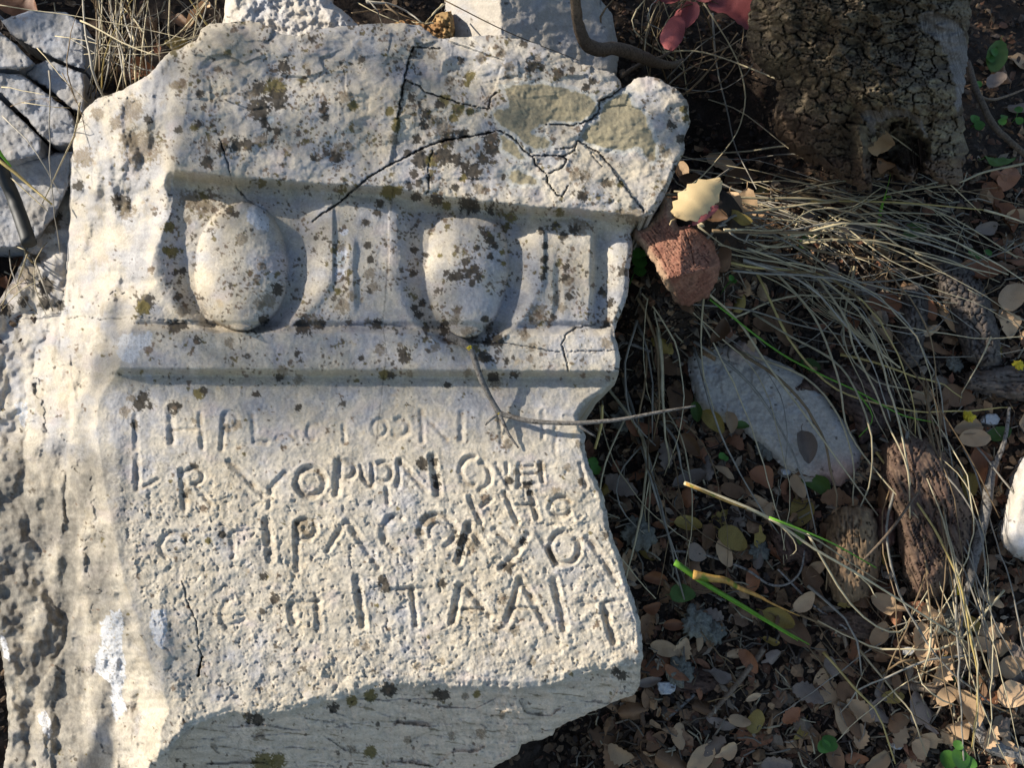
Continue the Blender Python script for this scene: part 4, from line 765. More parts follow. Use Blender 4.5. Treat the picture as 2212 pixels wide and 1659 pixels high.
slope_item('smooth_stone', [(2300, 960), (2212, 985), (2190, 1030), (2172, 1090), (2160, 1150), (2166, 1180), (2190, 1202), (2225, 1215), (2300, 1220)], .06, 40, 'limestone', lime(.2, -.2, 541, 1.12), rough(.005, 542, 60), 'smooth white stone cut off by the edge of the frame, beside a lichened branch', 'stone', lift=.01, seed=543)
for i, (cx, cy, r, lb) in enumerate([(2140, 905, 20, 'small angular white chip by the yellow lichen'), (1963, 1407, 15, 'small square white chip between tan leaves'), (1697, 1020, 12, 'tiny white chip beside the pink end of the flat stone'), (1440, 1487, 22, 'crumpled pale chip near the lower corner of the block'), (1940, 1612, 12, 'white crumb on dark soil at the bottom of the frame'), (1855, 1150, 13, 'white chip wedged behind the upright stump'), (2130, 780, 11, 'pale bluish chip beside the scaly root')]):
    th = np.linspace(0, 6.28, 8)[:-1] + i; pts = [(cx + r * (1 + .25 * math.sin(a * 3 + i)) * math.cos(a), cy + r * .8 * math.sin(a) * (1 + .2 * math.cos(2 * a))) for a in th]
    slope_item('stone_chip', pts, .008, 4, 'limestone', lambda X, Y, d: np.ones(X.shape + (3,)) * np.array([.44, .43, .41]), rough(.003, 560 + i, 9), lb, 'stone chip', step=2.2, lift=.012, seed=561 + i, jag=3)
# wood
slope_item('wood_stump', [(1800, 1110), (1822, 1095), (1862, 1090), (1886, 1102), (1898, 1140), (1906, 1200), (1898, 1250), (1878, 1290), (1840, 1312), (1800, 1300), (1785, 1250), (1778, 1190), (1788, 1140)], .07, 34, 'weathered_wood', woodcol(1.5, 601, (.13, .085, .05), (.30, .20, .11), (.04, .03, .02)), fibre(1.5, 602, .004), 'upright brown root stump with a lighter worn top among the leaves', 'stump', lift=.01, seed=603, tilt=(0, -.25))
slope_item('dead_root', [(1905, 960), (1950, 935), (2010, 950), (2050, 990), (2075, 1050), (2100, 1110), (2098, 1180), (2060, 1240), (2035, 1290), (1985, 1295), (1950, 1240), (1940, 1170), (1925, 1100), (1900, 1030)], .07, 40, 'weathered_wood', woodcol(1.1, 611, (.09, .055, .04), (.19, .125, .08), (.035, .025, .02)), fibre(1.15, 612, .0045), 'thick dark dead root with fine grain right of the upright stump', 'root', lift=.01, seed=613, jag=6)
slope_item('root_piece', [(1890, 1100), (1925, 1090), (1938, 1120), (1935, 1170), (1915, 1195), (1892, 1180)], .05, 18, 'weathered_wood', woodcol(1.4, 621, (.10, .05, .035), (.18, .11, .08)), fibre(1.4, 622, .003), 'small dark reddish root piece squeezed between stump and dead root', 'root', lift=.01, seed=623)
slope_item('root_piece', [(1690, 850), (1760, 800), (1850, 790), (1925, 830), (1940, 890), (1900, 935), (1860, 960), (1840, 900), (1790, 850)], .045, 26, 'weathered_wood', woodcol(.6, 631, (.07, .045, .035), (.15, .095, .07)), fibre(.6, 632, .004), 'dark brown knotted root lying behind the flat whitish stone', 'root', lift=.0, seed=633, jag=7)
slope_item('root_piece', [(1660, 1150), (1700, 1120), (1740, 1150), (1760, 1200), (1740, 1245), (1720, 1210), (1690, 1220)], .035, 16, 'weathered_wood', woodcol(1.0, 641, (.07, .04, .03), (.14, .085, .06)), fibre(1.0, 642, .0035), 'dark ridged bark piece left of the upright stump', 'root', lift=.0, seed=643)
slope_item('rotten_wood', [(1770, 1330), (1840, 1320), (1900, 1345), (1912, 1365), (1890, 1385), (1820, 1375), (1765, 1350)], .02, 10, 'weathered_wood', woodcol(.25, 651, (.08, .05, .035), (.18, .12, .08)), fibre(.25, 652, .003), 'fibrous dark wood splinter lying below the upright stump', 'wood fragment', seed=653)
slope_item('rotten_wood', [(1445, 1455), (1500, 1438), (1560, 1450), (1565, 1480), (1520, 1500), (1460, 1495)], .02, 12, 'weathered_wood', woodcol(.1, 661, (.06, .035, .025), (.12, .07, .05)), fibre(.1, 662, .003), 'dark brown rotting wood flake near the lower corner of the block', 'wood fragment', seed=663)
slope_item('log', [(2085, 805), (2140, 790), (2300, 790), (2300, 880), (2212, 868), (2130, 855), (2080, 838)], .045, 22, 'weathered_wood', woodcol(.05, 671, (.09, .07, .055), (.18, .14, .11)), fibre(.05, 672, .004), 'grey brown broken log reaching in from the frame edge above the yellow lichen', 'log', lift=.0, seed=673)
slope_item('log', [(2020, 1440), (2080, 1415), (2105, 1420), (2110, 1440), (2060, 1465), (2030, 1475)], .018, 10, 'weathered_wood', woodcol(-.35, 681, (.14, .10, .07), (.24, .18, .12)), fibre(-.35, 682, .0025), 'short weathered stick end among tan leaves at the lower part of the slope', 'log', lift=.01, seed=683)
for i, (p, th) in enumerate([([(2000, 560), (2060, 548), (2110, 590), (2140, 650), (2160, 720), (2165, 790), (2120, 800), (2080, 770), (2060, 700), (2030, 640)], 1.1), ([(1945, 620), (1990, 610), (2010, 660), (2000, 720), (1985, 790), (1950, 800), (1930, 760), (1940, 700)], 1.5)]):
    slope_item('tree_root', p, .06, 30, 'bark', woodcol(th, 700 + i, (.075, .06, .05), (.16, .13, .105), (.03, .025, .02), 8), lambda X, Y, d, i=i: -.006 * ss(.16, .02, worley(X / 13, Y / 17, 702 + i)[1] - worley(X / 13, Y / 17, 702 + i)[0]) + .008 * fbm(X / 40, Y / 40, 703, 3), ['scaly grey root running down the slope under crossing straw', 'short scaly dark root left of the long scaly grey root'][i], 'root', seed=704 + i, jag=5)
# red bark chunk: stands up against the block, its broken top in the sun
def redrel(X, Y, d):
    ac = X * .80 - Y * .60; al = X * .60 + Y * .80
    h = .0022 * fbm(ac / 3.4, al / 16, 711, 4) - .0025 * ss(.07, .0, np.abs(fbm(ac / 6, al / 45, 712, 3))) + .006 * fbm(X / 60, Y / 60, 713, 2) - .00025 * np.abs(X - 1470)
    h = h - .004 * ss(2.2, 0, seg_dist(X, Y, [(1458, 470), (1480, 500), (1492, 535), (1498, 570)])) - .003 * ss(3, 0, seg_dist(X, Y, [(1400, 505), (1425, 545), (1440, 575)]))
    return h - .0008 * np.clip(X - 1532, 0, None) - .0011 * np.clip(Y - 592 + .25 * (X - 1480), 0, None)
def redcol(X, Y, d):
    C = woodcol(-.6, 715, (.20, .085, .055), (.35, .18, .115), (.10, .045, .03), 4)(X, Y, d)
    crumb = np.clip(ss(20, 4, d) * ss(1480, 1440, X) + .0, 0, 1)[..., None]
    return C + (np.array([.42, .29, .18]) - C) * crumb * .8
red = slope_item('bark_chunk', [(1392, 486), (1364, 488), (1362, 508), (1386, 535), (1408, 566), (1428, 600), (1444, 632), (1462, 655), (1490, 664), (1530, 640), (1550, 606), (1556, 572), (1542, 520), (1514, 494), (1494, 484), (1466, 489), (1454, 468), (1456, 436), (1448, 424), (1428, 422), (1424, 446), (1412, 470)], .03, 16, 'weathered_wood', redcol, redrel, 'reddish brown bark chunk propped against the right side of the carved block, half in sun', 'bark chunk', lift=.265, abs0=0.0, seed=717, jag=9, step=1.8, taper=.6)

# ------------------------------------------------------------------ the oak: trunk in view, unseen limbs and a crown shaped for its shade
TP0 = G(1850., 385.); r1 = rays(1875., -120.); TP1 = CAM + r1 * ((TP0[2] + .40 - CAM[2]) / r1[2]); TA = unit(TP1 - TP0)
NT = CAM - TP0; NT = unit(NT - TA * (NT @ TA)); DT = float((TP0 - CAM) @ NT)
TL = [(-260, 1650), (-60, 1640), (0, 1622), (60, 1612), (100, 1612), (130, 1628), (165, 1668), (205, 1684), (255, 1668), (300, 1680), (335, 1722), (400, 1760)]
TR = [(-260, 2090), (0, 2102), (60, 2092), (120, 2086), (250, 2080), (330, 2086), (400, 2084)]
tpoly = [(1650, -260)] + [(x, y) for y, x in TL[1:-1]] + [(1748, 352), (1790, 366), (1806, 380), (1838, 398), (1852, 412), (1878, 408), (1888, 386), (1915, 378), (1940, 392), (1962, 396), (1985, 376), (2010, 372), (2030, 398), (2075, 402)] + [(x, y) for y, x in TR[::-1][1:]]
def th_(X, Y, dist):
    X = X.astype(np.float32); Y = Y.astype(np.float32)
    l = curve(TL, Y); r = curve(TR, Y); c = (l + r) / 2; w = (r - l) / 2 + 8; q = np.clip((X - c) / w, -1, 1)
    h = .19 * np.sqrt(np.clip(1 - np.abs(q) ** 2.2, .0, 1)) + .028 * fbm(X / 85, Y / 55, 822, 3) + .010 * fbm(X / 40, Y / 16, 823, 3) * ss(240, 180, Y) 
    h = h + .050 * np.exp(-(((X - 1930) / 150) ** 2)) * ss(90, 205, Y - .1 * (X - 1900)) * ss(262, 225, Y - .1 * (X - 1900) + 14 * fbm(X / 30, Y / 90, 824, 3)) + .020 * np.exp(-(((X - 1740) / 55) ** 2 + ((Y - 280) / 55) ** 2)) + .012 * np.exp(-(((X - 1690) / 60) ** 2 + ((Y - 110) / 35) ** 2))
    h = h - .030 * np.exp(-(((X - 1830) / 30) ** 2 + ((Y - 300) / 70) ** 2))
    hol = np.minimum(np.hypot((X - 1952 - .2 * (Y - 320)) / 58, (Y - 318) / 62), np.hypot((X - 1905) / 42, (Y - 352) / 55)) + .38 * fbm(X / 30, Y / 30, 801, 4)
    h = h - (.075 + .03 * fbm(X / 26, Y / 26, 815, 4)) * ss(1.04, .62, hol)
    h = h + .05 * np.exp(-(((X - 1865 - .25 * (Y - 330)) / 14) ** 2)) * ss(255, 290, Y) * ss(408, 380, Y) + .03 * np.exp(-(((X - 1900 - .1 * (Y - 330)) / 10) ** 2)) * ss(330, 350, Y)
    wx = X + 9 * fbm(X / 35, Y / 35, 802, 3); wy = Y + 7 * fbm(X / 35, Y / 35, 803, 3)
    bl = bleach(X, Y)
    f1, f2, cid = worley(wx / 36 + .14 * fbm(X / 15, Y / 12, 816, 3), wy / 24 + .14 * fbm(X / 15, Y / 12, 817, 3), 804); g1, g2, gid = worley(wx / 17 + .15 * fbm(X / 8, Y / 8, 818, 2), wy / 9 + .15 * fbm(X / 8, Y / 8, 819, 2), 805)
    mz = ss(-.2, .25, fbm(X / 50, Y / 40, 820, 3)); plates = -.017 * ss(.10, .0, f2 - f1) * (.4 + .6 * mz) - .0055 * ss(.12, .0, g2 - g1) * (1.3 - mz) + .009 * (cid - .5) + .003 * (gid - .5) + .0055 * fbm(X / 16, Y / 5, 806, 5, .6) + .016 * fbm(X / 60, Y / 50, 807, 4)
    fib = .0028 * fbm((X - .25 * Y + 12 * np.sin(Y / 60)) / 3.2, Y / 60, 808, 4)
    h = h + plates * (1 - bl) + (fib - .006) * bl
    return h - .02 * np.clip(1 - dist / 14, 0, 1) ** 2
def bleach(X, Y):
    j = 8 * fbm(X / 14, Y / 14, 810, 3)
    a = ss(3, -3, seg_dist(X + j, Y, [(2005, 45), (2050, 70), (2072, 120), (2078, 190), (2068, 235)], [22, 30, 24, 14, 5]))
    b = ss(3, -3, seg_dist(X + j, Y + j, [(1872, 250), (1900, 250), (1925, 246), (1960, 244), (1985, 262), (1998, 290)], [10, 11, 8, 6, 6, 3]))
    c = ss(3, -3, seg_dist(X + j, Y, [(1880, 250), (1885, 285)], [12, 6]))
    return np.clip(a + b + c, 0, 1).astype(np.float32)
def tc_(X, Y, dist):
    X = X.astype(np.float32); Y = Y.astype(np.float32); bl = bleach(X, Y)[..., None]
    a = fbm(X / 55, Y / 45, 811, 4)[..., None]; b = fbm(X / 9, Y / 6, 812, 4, .6)[..., None]
    C = np.array([.085, .062, .042]) + (np.array([.19, .15, .095]) - np.array([.085, .062, .042])) * np.clip(.35 + a + b * .8, 0, 1)
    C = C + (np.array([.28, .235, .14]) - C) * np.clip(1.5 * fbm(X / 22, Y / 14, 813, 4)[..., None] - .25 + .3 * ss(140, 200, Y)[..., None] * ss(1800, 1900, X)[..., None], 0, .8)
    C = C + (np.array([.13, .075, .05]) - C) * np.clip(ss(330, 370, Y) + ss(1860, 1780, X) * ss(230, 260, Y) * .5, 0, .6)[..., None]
    fb = fbm((X - .25 * Y + 12 * np.sin(Y / 60)) / 3, Y / 55, 814, 4)[..., None]
    return C + (np.array([.175, .155, .14]) * (1 + 1.0 * fb) - C) * bl
tplace = lambda a, b, h: on_plane(a, b, NT, DT, h)
V, Fc, C, _ = relief(tpoly, 2.3, tplace, th_, tc_, -.17, jag=17, seed=821, taper=.55, nrm=NT)
oak = empty('oak_tree', TP0)
bpy.context.view_layer.update()
tag(oak, 'old leaning oak with deeply cracked bark and a hollow at its foot', 'oak tree')
mk('trunk', V, Fc, 'bark', parent=oak, colour=C)
def limb(pts, rad, n=22, sides=20):
    P = catmull(pts, n); R = np.interp(np.linspace(0, 1, n), np.linspace(0, 1, len(rad)), rad)
    P = P + .012 * np.stack([fbm(np.arange(n) / 4., np.full(n, 3.3), 830 + i, 2) for i in range(3)], -1)
    return tube_geo(P, R * (1 + .08 * fbm(np.arange(n) / 3., np.full(n, 1.7), 835, 2)), sides)
top = TP0 + TA * .6 - NT * .05
SC = CAM * 0 + np.array([-.05, .55, .35])                      # middle of what the crown shades
def crown_at(P, d): return P + SUN * d
fork = top + np.array([-.12, .10, .55])
ends = [crown_at(on_plane(x, y, NG, DG), d) for x, y, d in ((2000, -350, 2.6), (2500, 300, 2.9), (300, -450, 2.5), (1000, -500, 2.7), (2600, 900, 3.0))]
lv, lf = join_geo([limb([TP0 + TA * .46 - NT * .06, TP0 + TA * .6 - NT * .05, fork], [.13, .15, .13])] + [limb([fork, fork + (e - fork) * .4 + np.array([0, 0, .25]), e], [.085, .05, .012]) for e in ends])
mk('limb', lv, lf, 'bark', parent=oak, colour=np.tile(np.array([.09, .07, .05]), (len(lv), 1)))
# unseen crown: leaves placed along sun rays to shape the shade. LIT: openings in it (x, y, rx, ry in the picture), where sun reaches the place
def cover(px, py):
    """how thick the foliage is between this spot and the sun"""
    t = np.full(px.shape, 2.5)
    blk = inside(px, py, BLOCK)
    f = .80 * ss(960, 760, py) + .15 * ss(900, 500, py) * ss(500, 900, px)       # half shade on the mouldings
    f = f * (1 - .8 * np.exp(-(((px - 300) / 120) ** 2 + ((py - 480) / 260) ** 2)))
    f = f + .45 * np.exp(-(((px - 80) / 90) ** 2 + ((py - 1200) / 200) ** 2)) + .6 * np.exp(-(((px - 300) / 70) ** 2 + ((py - 1420) / 90) ** 2))
    f = f * (1 - np.exp(-(((px - 250) / 60) ** 2 + ((py - 1000) / 170) ** 2)))
    t = np.where(blk, f, t)
    for x, y, rx, ry, a in LIT:
        t = t * (1 - a * np.exp(-(((px - x) / rx) ** 2 + ((py - y) / ry) ** 2) ** 1.5))
    return t
LIT = [(610, 20, 190, 75, 1.0), (1010, 30, 75, 95, 1.0), (1500, 425, 110, 60, 1.0), (1620, 450, 90, 45, .9), (1450, 525, 95, 75, 1.0), (1700, 520, 150, 40, .6), (1560, 1090, 150, 50, .9), (1760, 1190, 130, 60, .8), (1590, 1300, 150, 80, .9), (1430, 650, 50, 60, .9),
       (2150, 1500, 160, 150, .95), (2200, 1090, 90, 120, .9), (2030, 1330, 130, 70, .7), (1850, 1180, 80, 90, .6), (2060, 660, 60, 110, .45), (1960, 280, 110, 70, .35), (1900, 1560, 90, 60, .4), (60, 480, 80, 70, .45), (210, 60, 40, 40, .4), (1590, 760, 110, 60, .3)]
nl = 26000
px = rng.uniform(-500, 2900, nl); py = rng.uniform(-600, 2100, nl)
cv = cover(px, py); keepm = rng.uniform(0, 3.4, nl) < cv; px, py, cv = px[keepm], py[keepm], cv[keepm]
onb = inside(px, py, BLOCK)
Pt = np.where(onb[:, None], on_plane(px, py, NF, DF, .01), on_plane(px, py, NG, DG, .0))
# do not hang leaves for soil that the block itself already shades
hx = (DF + .03 - (Pt - CAM) @ NF) / (SUN @ NF); Q = Pt + SUN * hx[:, None]; rq = Q - CAM
qz = rq @ FWD; qx = CX + F * (rq @ RGT) / qz; qy = CY - F * (rq @ UPV) / qz
sh = (~onb) & inside(qx, qy, BLOCK); Pt = Pt[~sh]; onb = onb[~sh]
dd = rng.uniform(1.5, 3.4, len(Pt)); dd = np.where(onb, rng.uniform(4.0, 8.5, len(Pt)), dd)
def in_view(C):
    q = C - CAM; z = q @ FWD; x = CX + F * (q @ RGT) / z; y = CY - F * (q @ UPV) / z
    return (z > .02) & (x > -420) & (x < 2630) & (y > -420) & (y < 2080)
for _ in range(12):
    Cn = Pt + SUN * dd[:, None]; bad = in_view(Cn) | (np.linalg.norm(Cn - CAM, axis=1) < .5)
    dd = np.where(bad, rng.uniform(1.2, 5.5, len(dd)), dd)
Cn = Pt + SUN * dd[:, None]
ok = (Cn[:, 2] > .55) & ~in_view(Cn); Cn = Cn[ok]; n = len(Cn)
def rand_leaf_quads(Cn, L, Wd):
    n = len(Cn); a = rng.normal(size=(n, 3)); a /= np.linalg.norm(a, axis=1)[:, None]; b = np.cross(a, rng.normal(size=(n, 3))); b /= np.linalg.norm(b, axis=1)[:, None]; c = np.cross(a, b)
    L = L[:, None]; Wd = Wd[:, None]
    V = np.stack([Cn - a * L, Cn - a * L * .2 + b * Wd, Cn + a * L, Cn - a * L * .2 - b * Wd, Cn + c * L * .12], 1).reshape(-1, 3)
    i = np.arange(n)[:, None] * 5
    T = np.concatenate([i + np.array([[0, 4, 1]]), i + np.array([[1, 4, 2]]), i + np.array([[2, 4, 3]]), i + np.array([[3, 4, 0]])])
    return V, [T]
# gaps cut in the crown so the sun reaches these spots (picture x, y, height above the soil, radius of the gap)
for x, y, hh, rr in [(1490, 1240, .27, .07), (1600, 1300, .25, .075), (1690, 1360, .2, .06), (1520, 1060, .26, .06), (1640, 1110, .24, .06), (1780, 1190, .18, .055), (1450, 530, .18, .10), (1513, 425, .13, .085), (1600, 445, .06, .08), (1640, 480, .04, .07), (1580, 520, .03, .05), (1590, 1290, .30, .08), (1500, 1230, .31, .07), (600, 10, .20, .10), (720, 30, .20, .07), (1015, 20, .20, .075),
                     (2150, 1500, .03, .13), (2060, 1400, .03, .09), (2030, 1330, .04, .08), (2200, 1620, .03, .10), (2200, 1080, .06, .06), (1850, 1120, .08, .05), (1720, 520, .06, .05), (2080, 690, .05, .05), (1390, 680, .15, .04), (1960, 1560, .02, .05)]:
    g0 = G(float(x), float(y), hh); rel_ = Cn - g0; t_ = rel_ @ SUN; dr = np.linalg.norm(rel_ - t_[:, None] * SUN, axis=1)
    Cn = Cn[(dr > rr) | (t_ < 0)]
for x, y, rr in [(240, 960, .07), (230, 1060, .07), (340, 1590, .06), (200, 1600, .09), (70, 1460, .07), (300, 440, .08), (240, 560, .06), (440, 600, .05), (215, 1200, .05), (700, 600, .03), (930, 560, .04)]:
    g0 = on_plane(float(x), float(y), NF, DF); rel_ = Cn - g0; t_ = rel_ @ SUN; dr = np.linalg.norm(rel_ - t_[:, None] * SUN, axis=1)
    Cn = Cn[(dr > rr) | (t_ < 0)]
n = len(Cn)
V, Fc = rand_leaf_quads(Cn, rng.uniform(.018, .034, n), rng.uniform(.009, .016, n))
mk('shade_crown', V, Fc, 'shade_leaf', parent=oak, smooth=False, kind='stuff')

# ------------------------------------------------------------------ fallen leaves
def leaf_geo(shape, s):
    """unit leaf: length 1 along x, slightly folded and curled"""
    r = random.Random(s); nxl, nyl = 12, 4
    t = np.linspace(0, 1, nxl + 1); 
    if shape == 'oval': wv = .27 * np.sin(np.pi * np.clip(t * .93 + .05, 0, 1)) ** .62
    elif shape == 'narrow': wv = .17 * np.sin(np.pi * np.clip(t * .95 + .03, 0, 1)) ** .75
    elif shape == 'broad': wv = .36 * np.sin(np.pi * np.clip(t ** .85 * .93 + .05, 0, 1)) ** .6
    elif shape == 'spiny': wv = .28 * np.sin(np.pi * np.clip(t * .95 + .03, 0, 1)) ** .7 * (1 + .16 * np.abs(np.sin(t * 17)) ** .5 * np.sign(np.sin(t * 34)))
    elif shape == 'lobed': wv = .27 * np.sin(np.pi * np.clip(t * .95 + .03, 0, 1)) ** .7 * (1 + .30 * np.sin(t * 26))
    else: wv = .26 * np.sin(np.pi * np.clip(t * .9 + .05, 0, 1)) ** .6 * np.where(t > .62 + .1 * r.random(), .35, 1) # torn
    wv[0] = .012
    yv = np.linspace(-1, 1, nyl + 1)
    X = t[:, None] + 0 * yv; asym = 1 + .12 * r.uniform(-1, 1) * np.sign(yv)
    Yy = wv[:, None] * yv[None] * asym[None]; bend = r.uniform(-.12, .12); Yy = Yy + bend * (np.sin(np.pi * t) - .3)[:, None]
    cup = r.uniform(-.9, 1.5); curl = r.uniform(-.7, .9); tw = r.uniform(-.9, .9)
    Z = cup * np.abs(Yy) ** 1.5 * 1.3 + curl * (X - .5) ** 2 * .6 + tw * Yy * (X - .5) + .035 * np.cos(X * 9 + r.random() * 6) * np.abs(yv)[None] - .012 * (np.abs(yv)[None] < .1)
    Z = Z + .028 * np.array([[r.uniform(-1, 1) for _ in yv] for _ in t])
    V = np.stack([X - .5, Yy, Z], -1).reshape(-1, 3); k = nyl + 1
    i = np.arange(nxl)[:, None] * k; j = np.arange(nyl)[None]; q = np.stack([i + j, i + j + 1, i + k + j + 1, i + k + j], -1).reshape(-1, 4)[:, ::-1]
    nV = len(V); V = np.vstack([V, V - np.array([0, 0, .014])]); q = np.vstack([q, q[:, ::-1] + nV])    # a leaf has two faces
    sv, sf = tube_geo([(-.5, 0, Z[0, 2] - .005), (-.6, r.uniform(-.03, .03), .02), (-.68, r.uniform(-.05, .05), .05)], [.013, .011, .012], 4)
    return join_geo([(V, q), (sv, sf)])
SHAPES = ['oval', 'narrow', 'broad', 'spiny', 'lobed', 'torn']
TONE = {'tan': 'leaf_tan', 'dark brown': 'leaf_brown', 'grey brown': 'leaf_grey', 'rusty': 'leaf_rust', 'yellowish': 'leaf_yellow', 'green': 'leaf_green', 'pink': 'leaf_pink', 'cream': 'leaf_cream'}
LM = {}
def leaf_mesh(shape, tone, var):
    k = (shape, tone, var)
    if k not in LM:
        V, Fc = leaf_geo(shape, hash((SHAPES.index(shape), var)) % 9973)
        o = mk('fallen_leaf', V, Fc, TONE[tone], origin=(0, 0, 0)); me = o.data; bpy.data.objects.remove(o); LM[k] = me
    return LM[k]
from mathutils import Matrix
TODO = []       # things still waiting for a label that singles them out
def lay(me, name, px, py, ang, lpx, lift, tilt=.25, at=None, up=None, flip=False, group=None):
    a = math.radians(ang); P0 = at(px, py, lift) if at else G(float(px), float(py), lift)
    P1 = at(px + 20 * math.cos(a), py + 20 * math.sin(a), lift) if at else on_plane(px + 20 * math.cos(a), py + 20 * math.sin(a), NG, DG, float((P0 - CAM) @ NG - DG))
    x = unit(np.asarray(P1) - P0); n0 = NG if up is None else up
    n = unit(n0 + np.array([random.gauss(0, tilt), random.gauss(0, tilt), 0])); z = unit(n - x * (n @ x)); x = unit(x + z * random.gauss(0, tilt * .5)); z = unit(z - x * (z @ x))
    if flip: z = -z
    y = np.cross(z, x); L = lpx * float((P0 - CAM) @ FWD) / F
    M = Matrix(((x[0] * L, y[0] * L, z[0] * L, P0[0]), (x[1] * L, y[1] * L, z[1] * L, P0[1]), (x[2] * L, y[2] * L, z[2] * L, P0[2]), (0, 0, 0, 1)))
    o = bpy.data.objects.new(name, me); col.objects.link(o); o.matrix_world = M
    if group: o['group'] = group
    return o
def leaf(px, py, ang, lpx, tone, shape, lift=.010, tilt=.22, label=None, **kw):
    o = lay(leaf_mesh(shape, tone, random.randrange(6)), 'fallen_leaf', px, py, ang, lpx, lift, tilt, group='fallen leaves', **kw)
    if label: tag(o, label, 'leaf')
    else: TODO.append((o, px, py, 'leaf', (tone + ' ' + {'oval': 'oval', 'narrow': 'narrow', 'broad': 'broad', 'spiny': 'toothed', 'lobed': 'lobed', 'torn': 'torn'}[shape]), ('large' if lpx > 74 else 'small' if lpx < 46 else 'medium')))
    return o
TPL = lambda px, py, l: on_plane(px, py, NT, DT, l)
leaf(1898, 308, 78, 80, 'tan', 'broad', .155, .1, at=TPL, up=NT, label='pale tan leaf caught upright in the hollow of the oak')
leaf(1915, 350, 20, 44, 'dark brown', 'oval', .15, .1, at=TPL, up=NT, label='small dark curled leaf under the pale one in the oak hollow')
